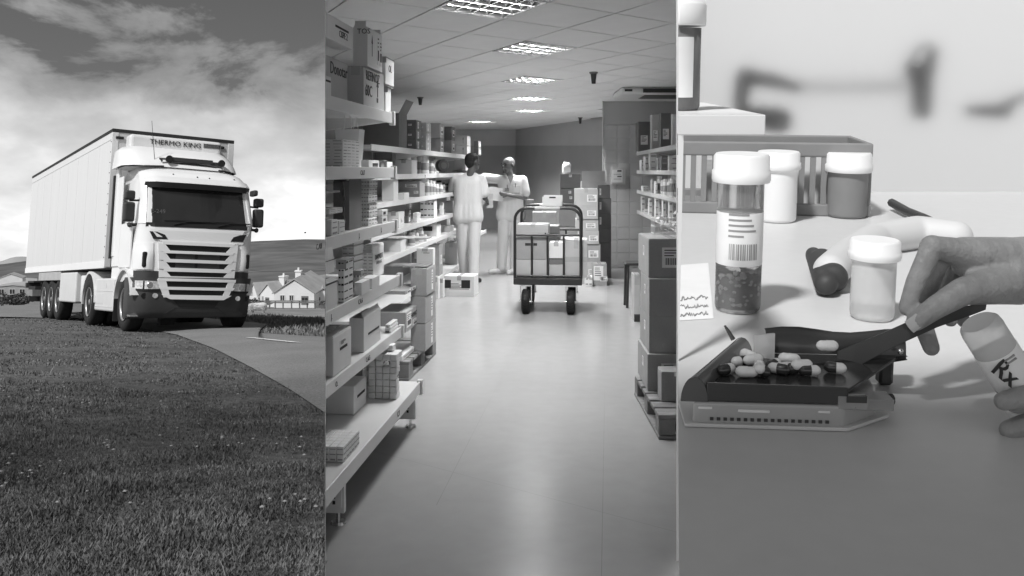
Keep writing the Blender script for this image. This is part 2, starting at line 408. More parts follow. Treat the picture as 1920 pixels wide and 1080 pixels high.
# bushes
m_leafd = mat('bush_leaves', .06, .8, .4, 3, amt2=.4, scale2=20)
def bush(label, px, py, Y, rx, rz, n=500, group=None):
    rs = random.Random(int(px * 7 + Y)); b = MB(); t = thing('bush', label, 'bush', Tr(*at(px, py, Y)), group)
    for i in range(n):
        u = Vector((rs.gauss(0, 1), rs.gauss(0, 1), rs.gauss(0, 1))).normalized() * rs.uniform(.35, 1.0) ** .5
        c = Vector((u.x * rx * (1 + .25 * math.sin(3 * u.z + px)), u.y * rx * .8, rz * .55 + u.z * rz * .55 * (1 + .2 * math.sin(5 * u.x))))
        s = rx * rs.uniform(.07, .15); q = Vector((rs.gauss(0, 1), rs.gauss(0, 1), rs.gauss(0, 1))).normalized(); e = q.orthogonal().normalized(); f = q.cross(e)
        b.add([c - e * s, c - f * s * .5, c + e * s, c + f * s * .5], [(0, 1, 2, 3)])
    obj('foliage', b, m_leafd, t); obj('stem', MB().cyl((0, 0, -.6), (.05, 0, rz * .6), .06, .03, 6).cyl((.1, 0, -.6), (.4 * rx, 0, rz * .5), .04, .02, 6), m_wood, t)
bush('large dark bush in the field behind the lorry trailer wheels', 33, 573, 80, 1.25, .95, 700)
bush('dark bush at the left edge of the field behind the lorry', 2, 572, 78, .7, 1.0, 400)
bush('small round bush below the fence beside the lorry bumper', 474, 573, 93, .9, .65, 300)
bush('clump of dark shrub at the corner of the small outbuilding', 607, 573, 96, .5, .5, 250)
bush('low dark shrub under the window of the cottage wing', 504, 572, 103, .45, .38, 200)
# sheep
m_wool = mat('wool', .52, 1, .22, 9, 1.0, 25, amt2=.2, scale2=30)
k = 58 / F
sp = at(484, 592.5, 58); sp.z = gz(sp.x, sp.y) - .02; st = thing('sheep', 'shaggy white sheep grazing on the grass beside the lorry bumper', 'sheep', Tr(*sp))
organic('body', [((-.42, 0, .40), (.30, 0, .44), (.27, .25, .24), (.30, .26, .27)), ((.30, 0, .42), (.46, 0, .34), .22, .15), ((-.45, 0, .42), (-.62, 0, .24), .16, .10), ((-.62, -.02, .22), (-.74, -.04, .08), .085, .05),
    ((-.35, -.12, .3), (-.36, -.12, 0), .09, .04), ((-.35, .12, .3), (-.36, .12, 0), .09, .04), ((.34, -.12, .3), (.36, -.12, 0), .10, .04), ((.34, .12, .3), (.36, .12, 0), .10, .04)], m_wool, .028, 3, st)
wl = MB(); rs = random.Random(3)
for i in range(900):
    t = rs.uniform(-.62, .5); a = rs.uniform(-.6, 3.7); c = Vector((t, -math.cos(a) * .25, .40 + math.sin(a) * .24 - .25 * max(0, abs(t) - .35))); d = Vector((rs.uniform(-.2, .2), -math.cos(a), math.sin(a) - .5)) * .07
    e = Vector((.012, 0, .008)); wl.add([c - e, c + e, c + d], [(0, 1, 2)])
obj('fleece', wl, m_wool, st)
bd = thing('bird', 'tiny dark bird flying in the sky above the hill', 'bird', Tr(*at(572, 436.5, 60)))
obj('body', MB().ball((0, 0, 0), (.10, .04, .035), 8).add([(-.02, 0, .01), (.06, 0, .01), (.0, -.16, .08), (-.02, 0, .01), (.06, 0, .01), (.0, .16, .08)], [(0, 1, 2), (3, 4, 5)]), m_dark, bd)
# ================================================================ the lorry
m_white = mat('white_lorry_paint', .80, .28, .03, 1.5, coat=.4, spec=.5)
m_box = mat('white_trailer_panel', .70, .42, .02, .6, stretch=(1, 6, .25), amt2=.02, scale2=3)
m_grey = mat('grey_trailer_front', .52, .45, .05, 1)
m_plast = mat('dark_grey_plastic', .045, .45, .12, 3, bump=.15, bscale=200)
m_black = mat('black_rubber', .016, .75, .25, 8, bump=.2, bscale=80)
m_slot = mat('grille_mesh', .012, .5, .2, 60)
m_glass = mat('windscreen_glass', .022, .05, .25, .8, spec=.7)
m_chrome = mat('bright_metal', .75, .18, .04, 3, metal=1)
m_rim = mat('wheel_steel', .45, .35, .2, 9, metal=.6)
m_lamp = mat('headlamp_glass', .80, .10, .45, 22, metal=.35, coat=1)
m_txt = mat('black_print', .012, .6, 0)
m_side = mat('pale_plastic', .68, .4, .05, 2)
m_chassis = mat('chassis', .02, .7, .3, 4)
LR = thing('articulated_lorry', 'white articulated lorry with refrigerated trailer standing on the country road', 'truck', ML)
def LO(name, mb, m, bev=0, seg=2, parent=LR, label=None, each=0):
    if each:                                                   # every run of `each` vertices is a piece of its own
        for i in range(0, len(mb.v), each):
            q = MB(); q.v = mb.v[i:i + each]
            for f, k, sm_ in zip(mb.f, mb.mi, mb.sm):
                if i <= f[0] < i + each: q.f.append([j - i for j in f]); q.mi.append(k); q.sm.append(sm_)
            o = LO(name, q, m, bev, seg, parent, label)
        return o
    o = obj(name, mb, m, parent, None, bev, seg)
    if label: o['label'] = label
    return o
D0, D1, ZB, ZT, W = 2.36, 12.80, 1.25, 4.13, 1.28
tb = LO('trailer_box', MB().box((-W, D0 + .03, ZB), (W, D1, ZT)), m_box, .015)
o = LO('front_wall', MB().box((-W + .015, D0, ZB), (W - .015, D0 + .028, ZT - .04)), m_grey)
sm = MB()                                                      # panel joints and edge profiles on the visible flank
for i in range(1, 9): sm.box((-W - .004, D0 + i * 1.16 - .005, ZB + .14), (-W + .01, D0 + i * 1.16 + .005, ZT - .22))
LO('panel_joint', sm, mat('joint', .66, .5, 0), each=8)
LO('top_rail', MB().box((-W - .012, D0 - .01, ZT - .05), (-W + .04, D1, ZT + .015)).box((W - .04, D0 - .01, ZT - .05), (W + .012, D1, ZT + .015)).box((-W - .012, D0 - .014, ZT - .055), (W + .012, D0 + .02, ZT + .018)), m_chassis, .006, each=8)
LO('upper_trim', MB().box((-W - .007, D0, ZT - .21), (-W + .01, D1, ZT - .19)), mat('joint', .7))
LO('bottom_rail', MB().box((-W - .014, D0, ZB - .02), (-W + .02, D1, ZB + .13)), m_white, .006)
LO('corner_post', MB().box((-W - .010, D0 - .012, ZB), (-W + .12, D0 + .05, ZT - .06)).box((W - .12, D0 - .012, ZB), (W + .010, D0 + .05, ZT - .06)), m_side, .01, each=8)
rv = MB()
for i in range(12): rv.ball((-W - .010, D0 + .03, ZB + .2 + i * .22), .014, 6)
LO('rivet', rv, m_chassis)['kind'] = 'stuff'
for u in (-1.14, .99): LO('marker_lamp', MB().box((u - .08, D0 - .035, 3.93), (u + .08, D0 - .01, 3.99)), m_txt, .02)
# cooling unit on the front wall
cu = LO('cooling_unit', MB().box((-1.02, 1.98, 3.30), (.90, D0 + .005, 4.02)), m_side, .07, 3)
LO('unit_shadow_gap', MB().box((-.30, 1.985, 3.63), (.90, 2.03, 3.70)), m_txt, parent=cu)
vg = MB()
for i in range(17): vg.box((.50 + i * .022, 1.972, 3.86), (.512 + i * .022, 1.985, 3.955))
LO('vent_grille', vg, m_chassis, parent=cu)
text('lettering', 'THERMO KING', .150, Tr(-.09, 1.970, 3.885) @ Rx(math.pi / 2), m_txt, cu, 1.06, .003, bold=.0)
# ---- cab skin: rounded sections
UC = -.09
def cabsec(z):
    K_ = [(.95, .07, 1.12, .30), (1.5, .07, 1.13, .30), (1.95, .10, 1.11, .26), (2.08, .15, 1.10, .14), (2.80, .42, 1.07, .14), (2.98, .50, 1.06, .26), (3.12, .68, 1.02, .34), (3.25, 1.0, .93, .42), (3.32, 1.35, .8, .45)]
    j = max(i for i in range(len(K_) - 1) if K_[i][0] <= z + 1e-9) if z >= K_[0][0] else 0
    a, b = K_[j], K_[j + 1]; t = (z - a[0]) / (b[0] - a[0]); t = min(max(t, 0), 1)
    sh = .07 * min(max((z - 1.0) / 1.4, 0), 1)
    return [a[i] + (b[i] - a[i]) * t for i in (1, 2, 3)] + [UC + sh]
def fpt(u, z, off=0):
    d, hw, r, uc = cabsec(z); x = abs(u - uc)
    y = d + .05 * (u - uc) ** 2
    if x > hw - r:
        e = min(x - (hw - r), r * .995); y += r - math.sqrt(max(r * r - e * e, 0))
    return Vector((u, y - off, z))
rows = []
for z in [.95, 1.2, 1.5, 1.8, 1.95, 2.02, 2.08, 2.3, 2.55, 2.8, 2.9, 2.98, 3.05, 3.12, 3.19, 3.25, 3.32]:
    d, hw, r, uc = cabsec(z); row = [Vector((uc - hw, 2.02, z)), Vector((uc - hw, d + r + .05 * hw * hw + .01, z))]
    xs = [-hw + r * (1 - math.cos(a * math.pi / 12)) for a in range(1, 6)]
    xs = [-hw + .002] + xs + [-(hw - r) * (1 - k / 6) for k in range(12 + 1) if k <= 6][0:7]
    full = xs + [-x for x in xs[::-1][1:]]
    row += [fpt(uc + x, z) for x in full] + [Vector((uc + hw, d + r + .05 * hw * hw + .01, z)), Vector((uc + hw, 2.02, z))]
    rows.append(row)
cm = MB().grid(rows[::-1]); n_ = len(rows[0])
cm.add(rows[-1], [list(range(n_))]); cm.add(rows[0], [list(range(n_))[::-1]])
cm.add([r[0] for r in rows] + [r[-1] for r in rows[::-1]], [list(range(2 * len(rows)))])
cab = LO('cab', cm, m_white)
def patch(name, tl, tr, br, bl, m, off=.006, n=14, k=5, parent=cab, th=.03, pw=0):
    """a panel lying on the curved front skin; corners in (across, height)"""
    P, Q = [], []
    for i in range(k + 1):
        t = i / k; a = (tl[0] + (bl[0] - tl[0]) * t, tl[1] + (bl[1] - tl[1]) * t); b = (tr[0] + (br[0] - tr[0]) * t, tr[1] + (br[1] - tr[1]) * t)
        P.append([fpt(a[0] + (b[0] - a[0]) * j / n, a[1] + (b[1] - a[1]) * j / n, off) for j in range(n + 1)])
        Q.append([fpt(a[0] + (b[0] - a[0]) * j / n, a[1] + (b[1] - a[1]) * j / n, off - th) for j in range(n + 1)])
    return LO(name, MB().slab(P[::-1], Q[::-1], sm=False), m, parent=parent)
ws = patch('windscreen', (-1.0, 2.78), (.98, 2.78), (1.03, 2.06), (-1.06, 2.06), m_glass, .004)
patch('windscreen_seal', (-1.04, 2.07), (1.03, 2.06), (1.02, 1.99), (-1.05, 1.99), m_slot, .012)
patch('pillar', (-1.09, 2.82), (-1.0, 2.82), (-1.05, 2.05), (-1.155, 2.05), m_white, .018, 4)
patch('pillar', (.91, 2.76), (1.0, 2.76), (1.06, 2.1), (.97, 2.1), m_white, .018, 4)
patch('sun_blind', (.86, 2.74), (.90, 2.74), (.91, 2.12), (.88, 2.12), mat('inner_trim', .5), .007, 2)
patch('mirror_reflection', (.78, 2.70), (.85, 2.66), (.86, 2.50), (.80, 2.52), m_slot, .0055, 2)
text('number_card', 'E-249', .12, Matrix.Translation(fpt(-.82, 2.29, .012)) @ Rx(math.pi / 2 - .36), mat('faint_print', .10), cab, 1, .001)
# front panel, grille
patch('front_lid', (-.99, 1.975), (.97, 1.965), (.80, 1.70), (-.80, 1.72), m_white, .02)
for tq in (MB().tube([fpt(-.93 + .0 * i, 1.95 - i * .05, .008) + Vector((.27 * (1 - (1 - i / 17) ** 2), 0, 0)) for i in range(18)], .006, 5), MB().tube([fpt(.87, 1.95 - i * .05, .008) - Vector((.25 * (1 - (1 - i / 17) ** 2), 0, 0)) for i in range(18)], .006, 5)): LO('lid_seam', tq, mat('seam', .1), parent=cab)
for s in (-1, 1):
    c = UC + .035
    P_ = [(c + s * .93, 1.90), (c + s * .80, 1.89), (c + s * .66, 1.84), (c + s * .60, 1.75), (c + s * .86, 1.755)]
    a = MB(); f_ = [fpt(u, z, .026) for u, z in P_]; g_ = [fpt(u, z, -.01) for u, z in P_]
    k5 = list(range(5)) if s < 0 else list(range(5))[::-1]
    a.add(f_, [k5[::-1]]); a.add(f_ + g_, [(i, (i + 1) % 5, 5 + (i + 1) % 5, 5 + i) for i in range(5)])
    LO('corner_vent', a, m_slot, parent=cab)
patch('grille_backing', (-.74, 1.67), (.58, 1.65), (.52, .99), (-.69, 1.0), m_slot, .002)
gr_ = [(1.655, 1.545), (1.49, 1.385), (1.32, 1.22), (1.145, 1.06)]
prev = 1.72
hwt = lambda z: (.665 - (1.65 - z) * .08)
for i, (a, b) in enumerate(gr_ + [(.99, .97)]):
    cz = UC + .02
    patch('grille_slat', (cz - hwt(prev) - .03, prev), (cz + hwt(prev) + .03, prev - .02), (cz + hwt(a), a - .015), (cz - hwt(a), a), m_white, .045, 10, 3, th=.05)
    prev = b
for s in (-1, 1):
    for i, (a, b) in enumerate(gr_):
        c = UC + .02; zz = (a + b) / 2
        P_ = [(c + s * (hwt(a) + .10), a + .03), (c + s * (hwt(a) - .02), a + .015), (c + s * (hwt(b) - .12), b - .015), (c + s * (hwt(b) + .10), b - .03)]
        a_ = MB(); f_ = [fpt(u, z, .043) for u, z in P_]; g_ = [fpt(u, z, 0) for u, z in P_]; kk = [0, 1, 2, 3] if s < 0 else [3, 2, 1, 0]
        a_.add(f_, [kk[::-1]]); a_.add(f_ + g_, [(i_, (i_ + 1) % 4, 4 + (i_ + 1) % 4, 4 + i_) for i_ in range(4)]); LO('grille_cheek', a_, m_white, parent=cab)
rad = MB()
for zz in (1.44, 1.27): rad.box((-.50, .06, zz - .05), (-.14, .075, zz + .04)).box((-.08, .06, zz - .05), (.34, .075, zz + .04))
LO('radiator', rad, m_plast, parent=cab, each=8)
for s in (-1, 1):                                              # rounded wing at each lower front corner with its slot
    c = UC + .02
    P_, Q_ = [], []
    for i in range(9):
        z = 1.18 + .50 * i / 8; bul = .05 * math.sin(math.pi * min(1, (i + 2) / 9))
        P_.append([fpt(c + s * (.84 + .29 * j / 6), z, .012 + bul * math.sin(math.pi * (j + .5) / 7)) for j in range(7)])
        Q_.append([fpt(c + s * (.84 + .29 * j / 6), z, -.02) for j in range(7)])
    if s > 0: P_, Q_ = P_[::-1], Q_[::-1]
    LO('wing', MB().slab(P_[::-1] if s < 0 else P_, Q_[::-1] if s < 0 else Q_), m_white, parent=cab)
    mbv = MB(); mbv.box((-.05, -.03, -.14), (.05, .03, .14))
    LO('wing_slot', MB().box((c + s * .98 - .045, fpt(c + s * .98, 1.37).y - .075, 1.22), (c + s * .98 + .045, fpt(c + s * .98, 1.37).y + .0, 1.51)), m_slot, .03, 3, parent=cab)
# ---- bumper (dark) with the lower white grille lip
def bpt(u, z, off=0):
    t = (z - .30) / .75; hw = 1.16 + .02 * t; uc = UC - .02 + .02 * t; r = .34; x = abs(u - uc)
    y = -.02 + .05 * (1 - min(1, t * 3)) ** 2 + .06 * (u - uc) ** 2
    if x > hw - r: e = min(x - (hw - r), r * .999); y += r - math.sqrt(max(r * r - e * e, 0))
    return Vector((u, y - off, z))
rows = []; us = [-1.0, -.985, -.95, -.9, -.84, -.76, -.68, -.5, -.3, 0, .3, .5, .68, .76, .84, .9, .95, .985, 1.0]
for z in (.27, .31, .40, .55, .70, .85, .95, 1.03):
    t = (z - .30) / .75; hw = 1.16 + .02 * t; uc = UC - .02 + .02 * t
    rows.append([Vector((uc - hw, .62, z))] + [bpt(uc + hw * .999 * u, z, -.06 if z < .3 else 0) for u in us] + [Vector((uc + hw, .62, z))])
bm_ = MB().grid(rows[::-1]); n_ = len(rows[0])
bm_.add(rows[-1], [list(range(n_))]); bm_.add(rows[0], [list(range(n_))[::-1]]); bm_.add([r[0] for r in rows] + [r[-1] for r in rows[::-1]], [list(range(2 * len(rows)))])
bump = LO('bumper', bm_, m_plast)
def bpatch(name, tl, tr, br, bl, m, off=.006, n=10, k=4, parent=bump, th=.03):
    P, Q = [], []
    for i in range(k + 1):
        t = i / k; a = (tl[0] + (bl[0] - tl[0]) * t, tl[1] + (bl[1] - tl[1]) * t); b = (tr[0] + (br[0] - tr[0]) * t, tr[1] + (br[1] - tr[1]) * t)
        P.append([bpt(a[0] + (b[0] - a[0]) * j / n, a[1] + (b[1] - a[1]) * j / n, off) for j in range(n + 1)])
        Q.append([bpt(a[0] + (b[0] - a[0]) * j / n, a[1] + (b[1] - a[1]) * j / n, off - th) for j in range(n + 1)])
    return LO(name, MB().slab(P[::-1], Q[::-1], sm=False), m, parent=parent)
bpatch('lower_grille_backing', (-.74, 1.0), (.60, .98), (.48, .68), (-.62, .70), m_slot, .004)
for a, b, c, d in ((.75, 1.02, .75, .965), (.74, .86, .70, .805), (.68, .71, .52, .625)):
    bpatch('grille_slat', (UC + .02 - a, b), (UC + .02 + a - .03, b - .02), (UC + .02 + c - .03, d - .02), (UC + .02 - c, d), m_white, .045, th=.05)
for s in (-1, 1):
    c = UC + .0
    bpatch('grille_cheek', *( [(c - .75, 1.0), (c - .60, 1.0), (c - .50, .66), (c - .62, .66)] if s < 0 else [(c + .60, .99), (c + .74, .99), (c + .60, .645), (c + .48, .645)]), m_white, .042, 4)
bpatch('air_intake', (-.52, .60), (.34, .58), (.26, .46), (-.42, .49), m_slot, .008)
for i, (ul, ur, zt, zb) in enumerate(((-1.19, -.79, .97, .81), (.63, 1.0, .93, .77))):
    h = bpatch('headlight', (ul, zt), (ur, zt - .01), (ur, zb), (ul, zb + .01), m_lamp, .012)
    m_ = ul + (.13 if i == 0 else .26)
    bpatch('indicator', (m_ - .012, zt - .005), (m_ + .012, zt - .005), (m_ + .012, zb), (m_ - .012, zb), m_slot, .018, 3, 2, h)
    bpatch('bezel', (ul, zb + .005), (ur, zb + .005), (ur, zb - .03), (ul, zb - .03), m_slot, .016, 8, 2, h)
    q = bpt((ul + ur) / 2 + (.04 if i == 0 else -.04), (zt + zb) / 2); LO('reflector', MB().cyl(q + Vector((0, -.008, 0)), q + Vector((0, -.02, 0)), .062, .05, 16).cyl(q + Vector((.13 if i == 0 else -.13, .0, 0)), q + Vector((.13 if i == 0 else -.13, -.018, 0)), .055, .045, 16), m_chrome, parent=h)
    q = bpt(-.85 if i == 0 else .72, .69 if i == 0 else .635); LO('fog_lamp', MB().cyl(q + Vector((0, .02, 0)), q + Vector((0, -.016, 0)), .052, .046, 18), m_lamp, parent=bump)
    q = bpt(-1.04 if i == 0 else .90, .69 if i == 0 else .625); LO('blanking_cap', MB().cyl(q + Vector((0, .04, 0)), q + Vector((0, -.008, 0)), .055, .05, 18), m_slot, parent=bump)
    patch('lamp_cowl', (ul if i == 0 else .64, 1.16), (-.75 if i == 0 else ur, 1.15), (-.75 if i == 0 else ur, 1.0), (ul if i == 0 else .64, 1.0), m_plast, .01, parent=bump)
for tq in (MB().tube([bpt(-.47 - .05 * i, .48 - .035 * i, .003) for i in range(5)], .004, 4), MB().tube([bpt(.30 + .05 * i, .46 - .035 * i, .003) for i in range(5)], .004, 4)): LO('bumper_seam', tq, m_slot, parent=bump)
# ---- sun visor, roof, deflector, roof bar, aerial
P_, Q_ = [], []
for i in range(5):
    t = i / 4; P_.append([fpt(-1.04 + 2.10 * j / 14 + .0, 2.98 - .0 * t, 0) + Vector((0, -.03 - .22 * t + .03 * abs(j / 7 - 1) ** 3 * t, -.11 * t)) for j in range(15)])
    Q_.append([p + Vector((0, .01, .02)) for p in P_[-1]])
vis = LO('sun_visor', MB().slab(Q_[::-1], P_[::-1]), m_white)
P2 = [[p + Vector((0, .02 * i, -.035 * i - .0)) for p in P_[-1]] for i in range(4)]
Q2 = [[p + Vector((0, .012, 0)) for p in r] for r in P2]
LO('smoked_blade', MB().slab(P2[::-1], Q2[::-1]), m_plast, parent=vis)
for s, u in ((-1, -.80), (1, .86)):
    b_ = MB()
    for j in range(3): b_.box((u - .09 + j * .06, P_[3][0].y - .03, 2.885), (u - .04 + j * .06, P_[3][0].y + .02, 2.925))
    LO('position_lamp', b_, m_txt, parent=vis)
def dsec(z): return .85 + (z - 3.24) * .9
DF = []
for i in range(9):
    t = i / 8; z = 3.24 + .46 * t; d = .88 + .62 * t ** 1.4; hw = 1.16 - .05 * t - .10 * max(0, t - .8) * 5; r = .3; uc = -.17
    row = [Vector((uc - hw, 2.0, z))]
    for j in range(17):
        x = (j / 8 - 1) * hw * .999; y = d + .05 * x * x; e = abs(x) - (hw - r)
        if e > 0: y += (r - math.sqrt(max(r * r - e * e, 0)))
        row.append(Vector((uc + x, y, z + .04 * (x / hw) * 0)))
    row.append(Vector((uc + hw, 2.0, z))); DF.append(row)
dm = MB().grid(DF[::-1]); n_ = len(DF[0]); dm.add(DF[-1], [list(range(n_))]); dm.add(DF[0], [list(range(n_))[::-1]]); dm.add([r[0] for r in DF] + [r[-1] for r in DF[::-1]], [list(range(2 * len(DF)))])
LO('roof_deflector', dm, m_white)
for tq in (MB().tube([(-1.30, 1.6, 3.235), (-1.27, 1.15, 3.235), (-1.05, .93, 3.225), (-.6, .86, 3.245)], .016, 5), MB().tube([(.95, 1.6, 3.235), (.93, 1.15, 3.235), (.75, .93, 3.235), (.5, .88, 3.25)], .016, 5)): LO('deflector_gap', tq, m_txt, parent=cab)
rb = LO('roof_bar', MB().tube([(-.56, .98, 3.32), (.0, .94, 3.33), (.62, .98, 3.30)], .025, 8).box((-.44, .90, 3.37), (.38, .99, 3.45)).box((.36, .92, 3.36), (.60, .99, 3.42)).tube([(-.62, .95, 3.36), (-.68, .93, 3.40), (-.44, .93, 3.41)], .022, 8), m_plast, .0)
for u in (-.50, .55): LO('horn', MB().cyl((u, .99, 3.40), (u, .86, 3.40), .05, .075, 14), m_txt, parent=rb)
LO('bar_foot', MB().box((-.62, .93, 3.24), (-.57, 1.0, 3.34)).box((.60, .93, 3.22), (.65, 1.0, 3.32)), m_chrome, .01, parent=rb, each=8)
LO('aerial', MB().cyl((-.72, 1.0, 3.12), (-.82, 1.12, 4.18), .007, .004, 6).cyl((-.72, 1.0, 3.10), (-.725, 1.0, 3.2), .02, .015, 8), m_txt, parent=cab)
nz = MB()
for u, z in ((-.48, 3.02), (-.02, 2.99), (.22, 2.985), (.74, 3.0), (-.44, 2.92), (.26, 2.91)): nz.ball(fpt(u, z + .05, .01), .016, 6)
LO('roof_nozzle', nz, m_txt, parent=cab)['kind'] = 'stuff'
# ---- wipers
for u in (-.30, .55):
    b_ = fpt(u - .25, 2.04, .03); c_ = fpt(u, 2.105, .035); e_ = fpt(u + .42, 2.12, .035)
    LO('wiper', MB().tube([b_, c_, e_], .012, 6).tube([fpt(u - .42, 2.12, .03), fpt(u, 2.13, .03), fpt(u + .55, 2.11, .03)], .008, 5), m_txt, parent=ws)
# ---- mirrors
for s in (-1, 1):
    u0 = -1.30 if s < 0 else 1.235; dd = .5
    mm = LO('mirror', MB().box((u0 - .105, dd - .08, 2.08), (u0 + .105, dd + .08, 2.46)), m_plast, .045, 3)
    LO('upper_housing', MB().box((u0 - .10, dd - .08, 2.50), (u0 + .095, dd + .07, 2.68)), m_plast, .04, 3, parent=mm)
    LO('mirror_arm', MB().tube([(u0, dd, 2.49), (u0 - s * .16, dd - .0, 2.50), (u0 - s * .30, dd + .02, 2.53)], .02, 6).tube([(u0, dd, 2.06), (u0 - s * .03, dd, 2.02), (u0 - s * .2, dd, 2.04)], .03, 6).ball((u0 - s * .03, dd - .02, 2.02), .05, 8), m_plast, parent=mm)
LO('front_mirror', MB().box((1.0, .16, 2.70), (1.10, .42, 2.82)), m_plast, .03, 2)
# ---- cab flank (image left): door, window, handle, steps
US = UC - 1.13
LO('door', MB().box((US - .012, .50, 1.22), (US + .02, 1.38, 2.08)), m_white, .008)
dr = bpy.data.objects['door']
LO('side_window', MB().prism([(.30, 2.10), (1.30, 2.10), (1.30, 2.80), (.56, 2.80)], 0, US - .010, US + .03), m_glass, .004, parent=dr)
LO('handle', MB().box((US - .03, .66, 1.63), (US - .005, .78, 1.82)), m_slot, .03, 2, parent=dr)
LO('door_crease', MB().box((US - .016, .52, 1.93), (US - .010, 1.36, 1.945)).box((US - .016, .52, 1.50), (US - .010, 1.36, 1.512)), mat('joint', .7), parent=dr, each=8)
LO('sleeper_panel', MB().box((US - .008, 1.42, 1.25), (US + .02, 2.0, 3.05)), m_white, .01)
LO('side_fairing', MB().box((US - .02, 1.80, 1.45), (US + .04, 2.02, 3.6)), m_white, .02)
LO('gap_seal', MB().box((US - .045, 2.03, 1.42), (US + .06, 2.13, 3.12)), m_txt)
# ---- wheels
def tyre_mesh(w=.30, R=.52):
    return MB().lathe([(.30, -w / 2 + .03), (.36, -w / 2), (.46, -w / 2), (.505, -w / 2 + .03), (R, -w / 2 + .07), (R, w / 2 - .07), (.505, w / 2 - .03), (.46, w / 2), (.36, w / 2), (.30, w / 2 - .03)], 36)
ty = tyre_mesh(); rm = MB().lathe([(.0, .06), (.10, .06), (.13, .02), (.20, -.02), (.26, .03), (.30, .13), (.315, .145), (.305, .15), (.29, .12), (.25, -.04), (.0, -.05)][::-1], 30)
for i in range(10): a = 2 * math.pi * i / 10; rm.cyl((.165 * math.cos(a), .165 * math.sin(a), 0), (.165 * math.cos(a), .165 * math.sin(a), .05), .018, .016, 8)
hubm = MB().lathe([(.0, .02), (.09, .02), (.085, .10), (.05, .13), (0, .135)], 18)
gro = MB()
for q in (-.06, 0, .06): gro.lathe([(.5215, q - .006), (.5215, q + .006)], 36)
proto = {}
def wheel(u, d, front=False, s=-1, w=.30):
    t = bpy.data.objects.new('wheel', None); C.objects.link(t); t.parent = LR
    t.matrix_basis = Tr(u, d, .52) @ Ry(s * math.pi / 2)
    for nm, mbx, mt in (('tyre', ty, m_black), ('rim', rm if front else rm, m_rim), ('hub', hubm, m_chrome if front else m_rim), ('tread_groove', gro, m_txt)):
        o_ = obj(nm, mbx, mt, t)
        if nm in proto: o_.data = proto[nm] if (nm != 'hub') else o_.data
        else: proto[nm] = o_.data
for s, u in ((-1, -1.08), (1, .90)): wheel(u, .78, True, s)
for s in (-1, 1):
    wheel(s * 1.07 - .06, 3.72, False, s); wheel(s * .74 - .06, 3.72, False, s)
    for d in (7.55, 8.55, 9.6): wheel(s * 1.07 - .03, d, False, s)
def arch(d, R, u0, u1, a0, a1, m, th=.035, nm='mudguard'):
    P, Q = [], []
    for i in range(15):
        a = math.radians(a0 + (a1 - a0) * i / 14)
        P.append([Vector((u, d + R * math.cos(a), .52 + R * math.sin(a))) for u in (u0, u1)]); Q.append([Vector((u, d + (R - th) * math.cos(a), .52 + (R - th) * math.sin(a))) for u in (u0, u1)])
    return LO(nm, MB().slab(P, Q), m)
arch(.78, .70, -1.27, -.92, 8, 165, m_side, .05); arch(.78, .70, .75, 1.06, 8, 165, m_side)
arch(3.72, .66, -1.29, -.75, -5, 180, m_side, .05); arch(3.72, .66, .65, 1.2, -5, 180, m_plast)
LO('mud_flap', MB().box((-1.26, 1.42, .18), (-.95, 1.45, .62)).box((-1.26, 4.36, .18), (-.8, 4.39, .62)).box((-1.2, 10.2, .2), (-.85, 10.23, .8)).box((.6, 4.36, .18), (1.2, 4.39, .62)), m_black, each=8)
LO('step', MB().box((-1.26, .14, .30), (-1.02, .34, .335)).box((-1.25, .14, .72), (-1.04, .34, .755)).box((-1.24, .16, .78), (-1.08, .30, .93)), m_chrome, .008, each=8)
# ---- chassis and skirts
LO('side_skirt', MB().box((-1.26, 1.52, .36), (-1.15, 3.16, 1.02)), m_side, .03, 2)
sk = bpy.data.objects['side_skirt']
LO('skirt_crease', MB().box((-1.266, 1.56, .76), (-1.258, 3.1, .775)).box((-1.266, 1.56, .44), (-1.258, 3.1, .455)).box((-1.27, 2.1, .84), (-1.258, 2.13, .92)).box((-1.265, 2.35, .5), (-1.258, 3.0, .70)), mat('joint', .7), parent=sk, each=8)
ch_ = MB().box((-.5, .3, .62), (-.38, 5.4, .95)).box((.38, .3, .62), (.5, 5.4, .95)).box((-.42, 5.2, 1.0), (-.30, 12.6, 1.245)).box((.30, 5.2, 1.0), (.42, 12.6, 1.245)).box((-1.15, .9, .45), (1.0, 1.9, 1.0)).box((-1.0, 1.9, .55), (1.0, 3.0, 1.0)).box((-.6, .5, .30), (.5, 1.5, .62))
for d in (.78, 3.72, 7.55, 8.55, 9.6): ch_.cyl((-1.0, d, .52), (1.0, d, .52), .10, None, 10)
ch_.box((-.55, .62, .12), (-.30, .9, .45)).cyl((-.2, 3.9, .45), (-.2, 4.0, .45), .22, None, 12)
LO('chassis', ch_, m_chassis)
LO('fifth_wheel', MB().box((-.5, 3.2, .98), (.5, 4.5, 1.16)), m_chassis, .04)
LO('pallet_box', MB().box((-1.27, 5.25, .48), (-.85, 7.2, 1.18)), m_side, .03, 2)
LO('air_tank', MB().cyl((-1.05, 4.75, .50), (-1.05, 4.75, 1.10), .20, None, 18), m_side, .02)
LO('wheel_panel', MB().box((-1.275, 7.2, 1.0), (-1.23, 10.4, 1.22)), mat('panel_grey', .45, .5, .1, 3), .01)
lg = MB().box((-.95, 5.9, .25), (-.8, 6.05, 1.2)).box((.8, 5.9, .25), (.95, 6.05, 1.2)).box((-1.0, 5.85, .2), (-.75, 6.1, .25))
LO('landing_leg', lg, m_chassis, each=8)
